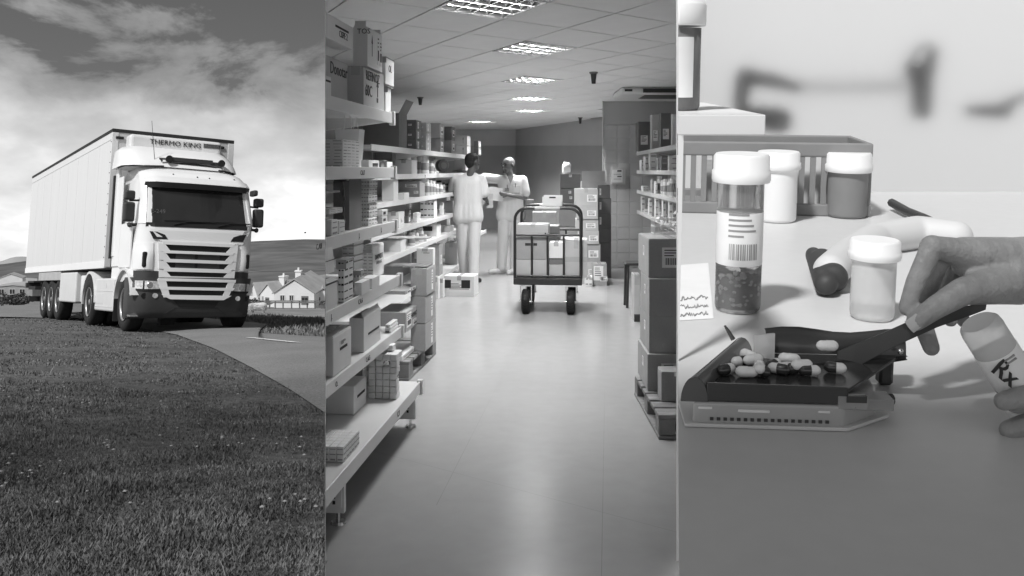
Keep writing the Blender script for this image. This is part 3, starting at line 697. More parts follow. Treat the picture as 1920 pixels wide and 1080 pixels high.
rr = MB().box((-1.2, 12.3, .42), (1.2, 12.42, .56)).box((-.9, 11.9, .5), (-.8, 12.35, 1.25)).box((.8, 11.9, .5), (.9, 12.35, 1.25)).box((-1.25, 11.0, .75), (-1.0, 12.2, .85)).box((-1.25, 11.3, .95), (-.9, 12.4, 1.0))
LO('rear_underrun', rr, m_chassis)
LO('tail_lamp', MB().box((-1.3, 12.35, .80), (-.9, 12.5, .95)), m_plast, .01)
# ================================================================ MIDDLE: the pharmacy storeroom
WL, WRR = WR, .1812                                            # partitions left and right of the storeroom: x = W*y
m_floor = mat('polished_vinyl', .36, .20, .05, .5, bump=.02, bscale=3, amt2=.025, scale2=9, spec=.22)
m_plaster = mat('white_plaster', .62, .85, .04, 1.2, bump=.1, bscale=120)
m_tile = mat('ceiling_board', .86, .9, .03, 3, bump=.2, bscale=260, amt2=.03, scale2=300)
m_tbar = mat('ceiling_bar', .30, .6, .05, 3)
m_paint = mat('dark_wall_paint', .38, .7, .06, 1.5, bump=.1, bscale=120)
m_upper = mat('light_wall_paint', .55, .8, .04, 1.5, bump=.1, bscale=120)
m_wtile = mat('glazed_wall_tile', .60, .22, .10, 2.2)
m_grout = mat('grout', .72, .9, .05, 8)
m_steel = mat('enamelled_shelf', .74, .32, .04, 2.5)
m_lip = mat('shelf_edge', .70, .35, .05, 2.5)
m_louv = mat('louvre_aluminium', .82, .16, .04, 4, metal=1)
m_glow = mat('lamp_tube', .9, .5, 0, emit=380)
m_glow1 = mat('dimmed_lamp_tube', .9, .5, 0, emit=185)
m_glow2 = mat('less_dimmed_lamp_tube', .9, .5, 0, emit=310)
m_card = mat('brown_cardboard', .34, .85, .10, 5, bump=.12, bscale=120, amt2=.04, scale2=90)
m_cardd = mat('dark_cardboard', .17, .85, .12, 5, bump=.12, bscale=120)
m_cardm = mat('grey_cardboard', .46, .85, .08, 5, bump=.12, bscale=120)
m_cardw = mat('white_cardboard', .74, .6, .04, 5, bump=.06, bscale=120)
m_inner = mat('carton_inside', .10, .9, .15, 6)
m_paper = mat('white_label', .80, .6, .03, 20)
m_ink = mat('print_ink', .025, .6, 0)
m_inkg = mat('grey_print', .30, .6, .1, 20)
m_tape = mat('packing_tape', .40, .25, .1, 10)
m_palw = mat('pallet_wood', .22, .9, .25, 5, bump=.4, bscale=60, stretch=(1, 6, 1))
PLW = ((0, 0, 0), (-1, WL, 0))
def cutL(M=None, eps=.0012):
    co, no = Vector((eps, 0, 0)), Vector((-1, WL, 0)).normalized()
    if M is not None: I = M.inverted(); co = I @ co; no = (I.to_3x3() @ no).normalized()
    return [(co, no)]
# shell
YB = 24.3
obj('floor', MB().add([(WL * 2.3, 2.3, 0), (9, 2.3, 0), (9, 30, 0), (WL * 30, 30, 0)], [(0, 1, 2, 3)]), m_floor, kind='structure')
obj('partition_wall', MB().prism([(WL * 1.9, 1.9), (WL * 1.9 - .0010, 1.9), (WL * 30 - .0010, 30), (WL * 30, 30)], 2, -3.2, 3.1), mat('partition_panel', .20, .8, .1, 1), kind='structure')
fl_ = bpy.data.objects['floor']
for (x0, y0, x1, y1) in ((-.75, 5.0, 1.6, 3.2), (-.6, 7.2, 2.6, 4.8), (-.2, 9.6, 1.6, 8.2), (.25, 2.6, 1.25, 12), (-.35, 4.2, .1, 8.5)):
    n_ = Vector((y0 - y1, x1 - x0)).normalized() * .0016
    obj('floor_joint', MB().add([(x0 - n_.x, y0 - n_.y, .0012), (x1 - n_.x, y1 - n_.y, .0012), (x1 + n_.x, y1 + n_.y, .0012), (x0 + n_.x, y0 + n_.y, .0012)], [(0, 1, 2, 3)]), mat('joint_sealant', .20, .6, .1, 6), fl_)
bwall = MB().prism([(WL * YB, YB), (.10, YB), (1.87, 18.7), (2.1, 18.9), (.2, YB + .3), (WL * (YB + .3), YB + .3)], 2, 0, 3.0)
bw_o = obj('back_wall', bwall, m_upper, kind='structure')
z0, z1 = E + 47 * YB / F, E + 47 * 18.7 / F
obj('lower_paint', MB().add([(WL * YB + .01, YB - .006, 0), (.098, YB - .006, 0), (1.865, 18.694, 0), (1.865, 18.694, z1), (.098, YB - .006, z0), (WL * YB + .01, YB - .006, z0)], [(0, 1, 4, 5), (1, 2, 3, 4)]), m_paint, bw_o)
HB = E + 87 * 14.4 / F
blk = obj('tiled_wall', MB().prism([(1.465, 14.42), (6, 14.42), (6, 19), (1.9, 19)], 2, 0, 3.0), m_grout, kind='structure')
obj('upper_plaster', MB().box((1.464, 14.40, HB), (6, 14.418, 3.0)), m_upper, blk)
tm = MB().box((0, 0, 0), (.198, .018, .1995)); tme = None
for i in range(5):
    for j in range(11):
        zt = HB - .006 - (j + 1) * .203
        o = obj('tile', tm, m_wtile, blk, Tr(1.468 + i * .2015, 14.402 - .0015 * ((i * 7 + j * 3) % 3), max(zt, .006)), .004)
        if tme: o.data = tme
        tme = o.data
obj('right_wall', MB().box((4.2, 3.7, 0), (4.3, 14.4, 3.0)), m_upper, kind='structure')
# ceiling
HC = 1.10; ZC = E + HC
d1, d2 = Vector((.48, .42, 0)), Vector((-.305, .667, 0)); o2 = Vector((.1128, 7.673, 0))
cl = obj('ceiling', MB().prism([(WL * 2.4, 2.4), (-.1, 2.4), (-.1, 3.75), (4.2, 3.75), (4.2, 5.2), (WL * 5.2, 5.2)], 2, ZC, ZC + .2).prism([(WL * 5.2, 5.2), (4.2, 5.2), (4.2, 25), (WL * 25, 25)], 2, ZC + .095, ZC + .2), m_tbar, kind='structure')
tm = MB().prism([tuple((d1 * a + d2 * b)[:2]) for a, b in ((.012, .010), (.988, .010), (.988, .990), (.012, .990))], 2, 0, .02)
LI = {(0, 0): 1, (2, 3): 1, (4, 6): 1, (6, 9): 1, (-2, -2): 1, (7, 14): 1}
tme = None
for a in range(-14, 22):
    for b in range(-12, 30):
        p = o2 + d1 * a + d2 * b
        cs = [p, p + d1, p + d2, p + d1 + d2]
        if all(c.x < WL * c.y for c in cs) or max(c.y for c in cs) < 5.25 or min(c.y for c in cs) > YB or all(c.x > .21 * c.y for c in cs) or (a, b) in LI: continue
        if all(c.x > 1.5 and c.y > 14.4 for c in cs): continue
        if p.y > 14 and p.x > 1.87 + .1: continue
        M = Tr(p.x, p.y, ZC)
        if any(c.x < WL * c.y + .01 for c in cs): obj('ceiling_tile', tm, m_tile, cl, M, cut=cutL(M)); continue
        if any(c.y < 5.21 for c in cs): obj('ceiling_tile', tm, m_tile, cl, M, cut=[(M.inverted() @ Vector((0, 5.21, 0)), (0, -1, 0))]); continue
        o = obj('ceiling_tile', tm, m_tile, cl, M)
        if tme: o.data = tme
        tme = o.data
# recessed lights
def q2(a, b, z): v = d1 * a + d2 * b; return (v.x, v.y, z)
def light_meshes():
    fr = MB()
    for (a0, a1, b0, b1) in ((.01, .99, .01, .05), (.01, .99, .95, .99), (.01, .05, .05, .95), (.95, .99, .05, .95)):
        fr.add([q2(a, b, z) for z in (-.004, .02) for a, b in ((a0, b0), (a1, b0), (a1, b1), (a0, b1))], [(3, 2, 1, 0), (4, 5, 6, 7), (0, 1, 5, 4), (1, 2, 6, 5), (2, 3, 7, 6), (3, 0, 4, 7)])
    lv = MB()                                                  # parabolic blades: a 4 by 4 lattice of bright curved fins
    n = 4
    for i in range(n + 1):
        t = .05 + .90 * i / n
        for ax in (0, 1):
            rows = []
            for k in range(6):
                s = k / 5; off = .040 * (1 - s) ** 2
                rows.append((s * .055 + .002, off))
            for sgn in (-1, 1):
                if (i == 0 and sgn < 0) or (i == n and sgn > 0): continue
                P = []
                for z, off in rows:
                    P.append([q2(t + sgn * (.004 + (.040 - off) * .0 + off * .0 + (s_ := .03 * (1 - (z - .002) / .055) ** 2) * 0 + .045 * ((z - .002) / .055) ** .6), .05 + .9 * j / 8, z) if ax == 0 else q2(.05 + .9 * j / 8, t + sgn * (.004 + .045 * ((z - .002) / .055) ** .6), z) for j in range(9)])
                lv.grid(P, 0, True)
    tb = MB()
    for i in range(4):
        t = .05 + .9 * (i + .5) / 4
        tb.add([q2(t - .05, .10, .062), q2(t + .05, .10, .062), q2(t + .05, .90, .062), q2(t - .05, .90, .062)], [(0, 1, 2, 3)])
    bx = MB().add([q2(.03, .03, .09), q2(.97, .03, .09), q2(.97, .97, .09), q2(.03, .97, .09), q2(.03, .03, .0), q2(.97, .03, .0), q2(.97, .97, .0), q2(.03, .97, .0)], [(0, 1, 2, 3), (0, 1, 5, 4), (1, 2, 6, 5), (2, 3, 7, 6), (3, 0, 4, 7)])
    return fr, lv, tb, bx
FR, LV, TB, BX = light_meshes()
names = ['recessed louvre light nearest the camera, cut by the picture top', 'recessed louvre light with star glint, second from the camera', 'recessed louvre light third from the camera in the ceiling row', 'recessed louvre light fourth from the camera in the ceiling row', 'recessed louvre light fifth from the camera in the ceiling row', 'small far recessed louvre light nearest the back wall']
lp = None
for nm, ab in zip(names, ((-2, -2), (0, 0), (2, 3), (4, 6), (6, 9), (7, 14))):
    p = o2 + d1 * ab[0] + d2 * ab[1]; M = Tr(p.x, p.y, ZC)
    if lp is None:
        lp = thing('ceiling_light', nm, 'ceiling light', M, 'recessed ceiling lights')
        obj('frame', FR, m_louv, lp); obj('louvre', LV, m_louv, lp); obj('tube', TB, m_glow, lp); obj('housing', BX, m_plaster, lp)
    else:
        c_ = copy_tree(lp, M, nm)
        if ab == (0, 0): light2 = c_
for t_, m_ in ((lp, m_glow1), (light2, m_glow2)):              # the two nearest fittings are set weaker so the near floor falls off darker
    for ch in t_.children:
        if ch.name.startswith('tube'): ch.data = ch.data.copy(); ch.data.materials[0] = m_
# air conditioner, detectors, conduit, notice
ac = thing('air_conditioner', 'white ceiling cassette air conditioner with dark slots at the right', 'air conditioner', Tr(1.42, 11.9, ZC))
obj('housing', MB().box((.02, 0, -.09), (1.6, 1.0, .0)), m_steel, ac, None, .03, 2)
obj('grille', MB().box((.3, -.004, -.075), (1.5, .01, -.02)).box((.35, .2, -.095), (1.4, .8, -.088)), mat('slot_dark', .05, .5, 0), ac)
obj('badge', MB().box((.06, -.005, -.06), (.16, .01, -.03)), m_ink, ac)
for nm, px, py, h in (('dark caged ceiling detector hanging above the aisle at right', 1113, 135, 22), ('small far ceiling detector near the tiled wall corner', 1088, 220, 12), ('dark ceiling detector above the far left shelf boxes', 788, 182, 15)):
    Y = HC * F / (320 - py); k = Y / F; t = thing('ceiling_detector', nm, 'detector', Tr((px - 960) * k, Y, ZC))
    obj('base', MB().cyl((0, 0, 0), (0, 0, -.02), .05, .045, 14), mat('detector_grey', .2, .5, 0), t)
    obj('cage', MB().cyl((0, 0, -.02), (0, 0, -h * k), .034, .022, 10), mat('detector_dark', .07, .4, .2, 30), t)
obj_c = tag(obj('conduit', MB().tube([(1.445, 14.36, ZC), (1.445, 14.36, 1.3), (1.46, 14.36, 1.28)], .014, 8), m_upper), 'pale vertical conduit pipe at the corner of the tiled wall', 'pipe')
nt_ = thing('notice_board', 'pale framed notice with two dark headings on the tiled wall', 'notice', Tr(*at(1160, 330, 14.38)))
k = 14.38 / F
obj('board', MB().box((-14.5 * k, -.02, -15 * k), (13 * k, .012, 15 * k)), m_upper, nt_, None, .004)
obj('sheet', MB().box((-12 * k, -.026, -12 * k), (7 * k, -.0205, 12 * k)), m_paper, nt_)
obj('print', MB().box((-3 * k, -.029, 8 * k), (5 * k, -.0265, 11 * k)).box((-3 * k, -.029, -2 * k), (5 * k, -.0265, 0)).box((-10 * k, -.029, 3 * k), (4 * k, -.0265, 3.6 * k)).box((-10 * k, -.029, -6 * k), (4 * k, -.0265, -5.4 * k)), m_ink, nt_)
# ---------------------------------------------------------------- shelving
def row_M(k, x, y, z): return Tr(x, y, z) @ Rz(-math.atan(k))
KS = .10
SB = [(1.897, 738, .062), (1.566, 741, .058), (1.242, 743, .058), (.917, 752, .058), (.603, 755, .058), (.27, 790, .066)]   # height, pixel of far end, lip
YE = 5.51
S_A0 = [(px - 960) / F * YE - KS * YE for _, px, _ in SB]
def board(parent, a0, k, z, y0, y1, depth, lip, name='shelf_board', cut=True, codes=()):
    M = row_M(k, a0 + k * y0, y0, z); Ln = (y1 - y0) * math.sqrt(1 + k * k)
    cu_ = cutL(M) if cut else None
    b = obj(name, MB().box((-depth, 0, -.03), (-.012, Ln, -.002)), m_steel, parent, M, 0, 1, cu_)
    e = obj('edge_lip', MB().box((-.012, 0, -lip), (.0, Ln, .004)).box((-.022, Ln - .03, -lip - .01), (.01, Ln + .012, .012)), m_lip, b, None, .003, 2, cu_)
    for t in (Ln - .06, Ln * .45): obj('bracket', MB().prism([(-depth, -.03), (-.03, -.03), (-.03, -.055), (-depth, -.13)], 1, t, t + .025), m_steel, b, None, 0, 1, cu_)
    for t, s in codes:
        text('shelf_code', s, lip * .62, Tr(.0015, t * Ln, -lip * .48) @ Rz(math.pi / 2) @ Rx(math.pi / 2), m_ink, b)
    return b
near_s = thing('shelf_unit', 'near white steel shelving unit on the left with six stocked boards', 'shelving', None)
for (z, px, lip), a0, cds in zip(SB, S_A0, ([], [(.66, 'C.A.7')], [(.32, 'C.A.8'), (.62, 'J.'), (.83, 'J.'), (.33, '0.')], [(.58, 'C.A.6'), (.36, 'J.')], [(.63, 'C.A.5'), (.38, 'O.')], [(.72, 'C.1')])):
    board(near_s, a0, KS, z, 3.3, YE, .62 if z > .3 else .75, lip, codes=cds)
a6 = S_A0[5]
for Yl in (3.98, YE - .03):
    M = row_M(KS, a6 + KS * Yl, Yl, 0)
    up = obj('upright', MB().box((-.10, -.02, .075), (-.04, .02, .20)).box((-.7, -.015, .05), (-.03, .015, .20)), m_steel, near_s, M, 0, 1, cutL(M))
    obj('foot', MB().cyl((-.06, 0, 0), (-.06, 0, .012), .035, .03, 16).cyl((-.06, 0, .012), (-.06, 0, .08), .008, None, 10), m_chrome, up)
    sl = MB()
    for j in range(4): sl.box((-.0995 + .02, -.0225, .09 + j * .025), (-.0995 + .032, -.019, .105 + j * .025))
    obj('slot', sl, m_ink, up)
M = row_M(KS, S_A0[3] - .60 + KS * YE, YE, 0)
obj('rear_post', MB().box((-.03, -.02, .2), (.03, .02, 2.3)), m_steel, near_s, M, 0, 1, cutL(M))
far_s = thing('shelf_unit', 'long far shelving run on the left with six boards of medicine', 'shelving', None)
KT = .10; TA0 = -2.065
TB_ = [(1.785, .055), (1.512, .05), (1.25, .05), (.961, .05), (.71, .05), (.20, .05)]
for z, lip in TB_:
    board(far_s, TA0, KT, z, 8.1, 13.9, .55, lip)
for Yl in (8.15, 10.0, 12.0, 13.85):
    obj('upright', MB().box((-.53, -.02, 0), (-.48, .02, 2.15)).box((-.52, -.012, .08), (-.03, .012, .14)), m_steel, far_s, row_M(KT, TA0 + KT * Yl, Yl, 0), 0, 1, cutL(row_M(KT, TA0 + KT * Yl, Yl, 0)))
obj('back_panel', MB().box((-.50, .0, .0), (-.49, 5.8, 2.1)), mat('shelf_back', .30, .6, .1, 2), far_s, row_M(KT, TA0 + KT * 8.1, 8.1, 0), 0, 1, cutL(row_M(KT, TA0 + KT * 8.1, 8.1, 0)))
end_s = thing('shelf_unit', 'short shelf end seen between the two men at floor level', 'shelving', None)
for z in (.46, .95): board(end_s, -2.14, KT, z, 15.0, 16.6, .45, .05, cut=False)
obj('upright', MB().box((-.45, -.02, 0), (-.40, .02, 1.3)).box((-.45, -.02, .05), (0, .02, .12)), m_steel, end_s, row_M(KT, -2.14 + KT * 15.05, 15.05, 0))
r_s = thing('shelf_unit', 'narrow shelving on the right wall with four boards of small packs', 'shelving', None)
KR = .035; RX0 = 1.363
RB = [1.82, 1.55, 1.263, .968]
for z in RB:
    M = row_M(KR, RX0 + KR * 8.4, 8.4, z); Ln = 4.85
    b = obj('shelf_board', MB().box((.012, 0, -.03), (.5, Ln, -.002)), m_steel, r_s, M)
    obj('edge_lip', MB().box((0, 0, -.045), (.012, Ln, .004)).box((-.006, Ln - .02, -.05), (.02, Ln + .012, .01)), m_lip, b, None, .003)
for Yl in (9.4, 11.2, 13.2): obj('upright', MB().box((.45, -.02, 0), (.50, .02, 2.2)), m_steel, r_s, row_M(KR, RX0 + KR * Yl, Yl, 0))
# ---------------------------------------------------------------- cartons
ORD = 'first second third fourth fifth sixth seventh eighth ninth tenth eleventh twelfth thirteenth fourteenth fifteenth sixteenth seventeenth eighteenth nineteenth twentieth'.split()
CNT = {}
def lab(desc, where):
    CNT[where] = CNT.get(where, 0) + 1
    return f'{desc}, {ORD[CNT[where] - 1]} item {where}'
def sticker(par, side, w, l, h, u, v, a, b, bars=1, cut=None, big=False):
    """a printed label: side F faces the camera, R and L face the aisle; u,v centre and a,b size as fractions"""
    if side == 'F': M = Tr(-w * (1 - u), -.0012, h * v) @ Rx(math.pi / 2); W_, H_ = w * a, h * b
    elif side == 'R': M = Tr(.0012, l * u, h * v) @ Rz(math.pi / 2) @ Rx(math.pi / 2); W_, H_ = l * a, h * b
    else: M = Tr(-w - .0012, l * u, h * v) @ Rz(-math.pi / 2) @ Rx(math.pi / 2); W_, H_ = l * a, h * b
    s = obj('label', MB().box((-W_ / 2, -H_ / 2, -.001), (W_ / 2, H_ / 2, .0004)), m_paper, par, M)
    p = MB()
    rs = random.Random(int(w * 1e4) + int(h * 1e5) + int(u * 77))
    x = -W_ * .36
    while bars and x < W_ * .36:
        t = W_ * rs.choice((.015, .03, .045)); p.box((x, -H_ * .36, .0004), (x + t, -H_ * .02, .001)); x += t + W_ * rs.choice((.02, .03))
    for j in range(3 if bars else 5):
        yy = H_ * (.36 - j * .13); p.box((-W_ * .4, yy - H_ * .025, .0004), (-W_ * .4 + W_ * rs.uniform(.3, .8), yy + H_ * .025, .001))
    obj('print', p, m_ink, s, kind='stuff')
    return s
def carton(M, w, l, h, mtl, label, cat='box', group=None, name='carton', top=True, stripe=None, stick=(), opened=False, cut=None, tape=None, txt=(), arrow=None, bev=.004, flapset=(1, 1, 1, 1), pattern=None):
    """near right lower corner at the origin; width to -x, length to +y"""
    cu = cutL(M) if cut else None
    if opened:
        t = .006
        b = MB().box((-w, 0, 0), (0, l, t)).box((-w, 0, t), (-w + t, l, h)).box((-t, 0, t), (0, l, h)).box((-w + t, 0, t), (-t, t, h)).box((-w + t, l - t, t), (-t, l, h))
        o = obj(name, b, mtl, None, M, 0, 1, cu)
        f = min(w, l) * .42
        fl = [((0, l), 'R'), ((-w, l), 'L')]
        for i, (on_, ang) in enumerate(zip(flapset, (.5, .35, .6, -.25))):
            if not on_: continue
            if i == 0: m2 = MB().box((-.004, .01, 0), (0, l - .01, f)); Q = Tr(0, 0, h) @ Ry(on_ * .55)
            elif i == 1: m2 = MB().box((0, .01, 0), (.004, l - .01, f)); Q = Tr(-w, 0, h) @ Ry(-on_ * .5)
            elif i == 2: m2 = MB().box((-w + .01, 0, 0), (-.01, .004, f)); Q = Tr(0, 0, h) @ Rx(on_ * .9)
            else: m2 = MB().box((-w + .01, -.004, 0), (-.01, 0, f)); Q = Tr(0, l, h) @ Rx(-on_ * .3)
            cf = None
            if cut: cf = cutL(M @ Q)
            obj('flap', m2, mtl, o, Q, 0, 1, cf)
    else:
        o = obj(name, MB().box((-w, 0, 0), (0, l, h - (.004 if top else 0))), mtl, None, M, bev, 2, cu)
        if top:
            g = w * .5
            obj('flap', MB().box((-w + .002, .002, h - .0038), (-g - .0025, l - .002, h)), mtl, o, None, 0, 1, cu)
            obj('flap', MB().box((-g + .0025, .002, h - .0038), (-.002, l - .002, h)), mtl, o, None, 0, 1, cu)
            if tape is not False: obj('tape', MB().box((-g - .025, -.0008, h - .003), (-g + .025, l + .0008, h + .0008)).box((-g - .025, -.001, h * .78), (-g + .025, .0, h + .0006)), m_tape, o, None, 0, 1, cu)
    if pattern:                                                # printed rows of pack lettering
        p = MB(); rs = random.Random(int(h * 1e5)); sd_, n1_, n2_ = pattern
        for i in range(n1_):
            z = h * (i + .5) / n1_
            for j in range(n2_):
                q = (j + .5) / n2_ + rs.uniform(-.02, .02); aa = rs.uniform(.25, .42) / n2_; bb = rs.uniform(.05, .16) * h / n1_
                if sd_ in 'RB': p.box((0, (q - aa) * l, z - bb), (.0012, (q + aa) * l, z + bb))
                if sd_ in 'FB': p.box(((q - aa) * w - w, -.0012, z - bb), ((q + aa) * w - w, 0, z + bb))
        obj('print', p, m_inkg if n1_ * n2_ != 12 else m_ink, o, None, 0, 1, cu, 'stuff')
    if stripe:
        sd_, z, t, a, b_ = stripe
        obj('print', (MB().box((0, l * a, h * z), (.0014, l * b_, h * (z + t))) if sd_ == 'R' else MB().box((-w + w * a, -.0014, h * z), (-w + w * b_, 0, h * (z + t)))), m_ink, o, None, 0, 1, cu)
    for s in stick: sticker(o, *(s[:1]), w, l, h, *s[1:])
    for sd_, s, u, v, sz in txt:
        Q = Tr(.002, l * u, h * v) @ Rz(math.pi / 2) @ Rx(math.pi / 2) if sd_ == 'R' else Tr(-w * (1 - u), -.002, h * v) @ Rx(math.pi / 2)
        text('writing', s, sz, Q, m_ink if sz > .03 else m_inkg, o)
    if arrow:
        sd_, u, z0_, z1_, r = arrow
        pts = [(-.15, 0), (.15, 0), (.15, .6), (.5, .6), (0, 1), (-.5, .6), (-.15, .6)]
        A = MB().prism([(p_[0] * r, z0_ * h + (z1_ - z0_) * h * p_[1]) for p_ in pts], 1, -.001, .0)
        obj('arrow_print', A, m_ink, o, (Tr(.0006, l * u, 0) @ Rz(math.pi / 2)) if sd_ == 'R' else Tr(-w * (1 - u), -.0006, 0))
    return tag(o, label, cat, group)
def place(a0, k, zb, xl, xc, xr, yt, inset=.03, zt=None, dmin=.05, dmax=.5, Y=None):
    """carton on a left hand row: near right corner at pixel column xc, set back from the board edge"""
    r = (xc - 960) / F
    Yc = Y or (a0 - inset) / (r - k); Xc = r * Yc
    th = -math.atan(k); xd = Vector((math.cos(th), math.sin(th))); yd = Vector((-math.sin(th), math.cos(th)))
    rl = (xl - 960) / F; w = (Xc - rl * Yc) / (xd.x - rl * xd.y)
    rr = (xr - 960) / F; den = yd.x - rr * yd.y; l = (rr * Yc - Xc) / den if abs(den) > 1e-4 else dmax
    if l < 0: l = dmax
    h = (320 - yt) / F * Yc + E - zb if yt is not None else zt
    return row_M(k, Xc, Yc, zb), max(w, .02), min(max(l, dmin), dmax), max(h, .01)
# ---------------------------------------------------------------- what stands on the near shelving (S) and far shelving (T)
NB = ['the top board', 'the second board', 'the third board', 'the fourth board', 'the fifth board', 'the bottom board']
def S(b, xl, xc, xr, yt, m, label, zb=0, inset=.03, **k):
    dk = {q: k.pop(q) for q in ('zt', 'dmin', 'dmax', 'Y') if q in k}
    M, w, l, h = place(S_A0[b], KS, SB[b][0] + zb, xl, xc, xr, yt, inset, **dk)
    k.setdefault('cut', xl < 640); k.setdefault('group', 'stock on the near shelving unit')
    return carton(M, w, l, h, m, label, **k), M, w, l, h
# top board, left to right
S(0, 560, 605, 655, 100, m_cardm, 'grey carton with marker writing under the white carton on the top board', inset=.05, dmax=.42, txt=[('R', 'Donotar', .62, .74, .085)])
S(0, 560, 604, 622, 139, m_cardw, 'small white medicine carton beside the grey carton on the top board', inset=.0, dmax=.14, zt=.13, stripe=('R', .70, .10, .0, .9))
S(0, 560, 598, 662, 15, m_cardw, 'white carton with dark stripe at the upper left corner, topmost of its stack', zb=.262, inset=-.01, zt=.19, dmax=.62, stripe=('R', .62, .09, .45, .85), txt=[('R', 'CISPE 2', .68, .40, .045)])
o, M, w, l, h = S(0, 651, 682, 728, 124, m_cardm, 'pale carton marked 60C with an upward arrow on the top board', dmax=.46, txt=[('R', 'REFINOZ', .42, .80, .075), ('R', '60C', .22, .42, .09)], arrow=('R', .66, .34, .78, .055))
b2 = MB().box((0, l * .62, h * .20), (.0012, l * .69, h * .32)); obj('arrow_tail', b2, m_ink, o)
S(0, 662, 689, 722, 50, m_cardw, 'open white carton with raised flaps and a black arrow on its side', zb=h + .006, inset=.02, opened=True, dmax=.33, zt=.30, flapset=(0, -.9, -.15, .6), arrow=('R', .3, .30, .85, .03), txt=[('F', 'TOS', .75, .88, .04)], stick=[('R', .72, .55, .10, .8, 1), ('R', .9, .5, .12, .7, 1)], cut=False)
S(0, 716, 723, 733, 162, m_cardw, 'narrow white carton at the far end of the top board, under another', inset=.03, dmax=.16)
S(0, 710, 723, 739, 106, m_cardw, 'white carton with faint print at the far end of the top board', zb=.17, inset=.02, zt=.21, dmax=.22, txt=[('R', 'OL', .5, .6, .06)])
# second board
S(1, 560, 643, 675, 261, m_cardw, 'white carton with a patterned dark band on the second board', dmax=.3, pattern=('B', 9, 4))
o = thing('gift_bag', 'pale paper carrier bag with string handles behind the patterned carton', 'bag', None)
M, w, l, h = place(S_A0[1], KS, SB[1][0], 634, 668, 681, 242, .30, Y=5.2); o.matrix_world = M
obj('bag', MB().add([(-w, 0, 0), (0, 0, 0), (0, .12, 0), (-w, .12, 0), (-w - .02, 0, h), (.02, -.01, h), (.02, .11, h), (-w - .02, .12, h)], [(0, 1, 5, 4), (1, 2, 6, 5), (2, 3, 7, 6), (3, 0, 4, 7), (3, 2, 1, 0)]), m_paper, o)
obj('handle', MB().tube([(-w * .7, 0, h - .02), (-w * .62, 0, h + .08), (-w * .45, 0, h + .10), (-w * .3, 0, h + .06), (-w * .25, 0, h - .02)], .004, 6), m_paper, o); obj('handle', MB().tube([(-w * .5, .11, h - .02), (-w * .3, .11, h + .09), (-w * .15, .11, h - .02)], .004, 6), m_paper, o)
S(1, 677, 692, 711, 300, m_cardw, 'low white pack with a black panel on the second board', inset=.05, dmax=.3, stripe=('R', .15, .45, .35, .85), tape=False)
S(1, 712, 715, 722, 301, m_cardm, 'grey folder leaning beside the low white pack', inset=.12, dmax=.12)
S(1, 719, 726, 736, 303, m_cardw, 'small pale carton at the far end of the second board', inset=.10, dmax=.2, tape=False)
# third board
S(2, 560, 613, 641, 369, m_cardw, 'stack top white pack at the left of the third board', zb=.20, inset=.06, dmax=.22, zt=.13, pattern=('R', 3, 2))
S(2, 560, 618, 645, 392, m_cardw, 'white printed pack in the middle of the left stack on the third board', zb=.10, inset=.04, dmax=.22, zt=.095, pattern=('R', 3, 2))
S(2, 560, 622, 637, 413, m_cardw, 'white printed pack at the foot of the left stack on the third board', inset=.02, dmax=.1, zt=.095, pattern=('R', 3, 1))
S(2, 560, 636, 647, 414, m_cardw, 'small white pack in front of the torn carton on the third board', inset=.02, dmax=.12, zt=.08, pattern=('R', 3, 1))
o, M, w, l, h = S(2, 625, 655, 678, 340, m_cardd, 'torn open brown carton standing upright on the third board', inset=.06, opened=True, dmax=.34, flapset=(.3, -.3, -1.6, 0), cut=False)
rs = random.Random(9); tr = MB(); z = 0; P = []
for i in range(12): P.append([Vector((-w * (.38 + rs.uniform(-.06, .06)), -.012 + rs.uniform(-.004, .004), h * i / 11)), Vector((-w * (.18 + rs.uniform(-.10, .06)), -.03 - rs.uniform(0, .03), h * i / 11))])
tr.slab(P, [[q + Vector((0, .005, 0)) for q in r] for r in P], sm=False); obj('torn_flap', tr, m_card, o)
S(2, 655, 662, 672, 345, m_card, 'brown card divider standing behind the torn carton on the third board', inset=.25, dmax=.3, zt=.24)
for i in range(6):
    S(2, 676 + (i % 2), 692 + (i % 3) - 1, 707 + (i % 2), None, m_cardw, lab('white printed pack', 'from the bottom of the six pack stack on the third board').replace('item from', 'from'), zb=.041 * i + .0015 * i, zt=.041, inset=.05 + .004 * (i % 3), dmax=.20, pattern=('B', 2, 3), top=False, bev=.003)
for i in range(2): S(2, 708, 717, 728, None, m_cardw, ['lower', 'upper'][i] + ' small pack with black motif beside the six pack stack', zb=.04 * i, zt=.038, inset=.03, dmax=.13, stripe=('R', .3, .4, .2, .6), top=False, bev=.003)
# fourth board
o, M, w, l, h = S(3, 560, 607, 632, 488, m_cardw, 'tall white carton with raised flap at the left of the fourth board', inset=.02, dmax=.16, stripe=('R', .83, .05, .0, 1), opened=True, flapset=(-.25, 0, 0, 0), zt=.17, zb=.165)
S(3, 560, 611, 641, 530, m_cardw, 'lower white carton with dark stripe at the left of the fourth board', inset=.01, dmax=.18, zt=.16, stripe=('R', .88, .06, .0, 1))
for i in range(8):
    S(3, 641, 664, 682, None, m_cardw, lab('pale wrapped booklet pack', 'up the pile behind the printed cartons on the fourth board').replace('item up', 'up'), zb=.030 * i, zt=.027, inset=.17 + .006 * (i % 3), dmax=.25, pattern=('F', 1, 2), top=False, bev=.002, cut=False)
S(3, 634, 645, 662, 487, m_cardw, 'slim patterned white carton at the front of the fourth board', inset=.015, dmax=.16, pattern=('B', 6, 2))
S(3, 662, 674, 683, 508, m_cardw, 'small white carton between the patterned carton and the big printed one', inset=.05, dmax=.12, pattern=('B', 2, 2))
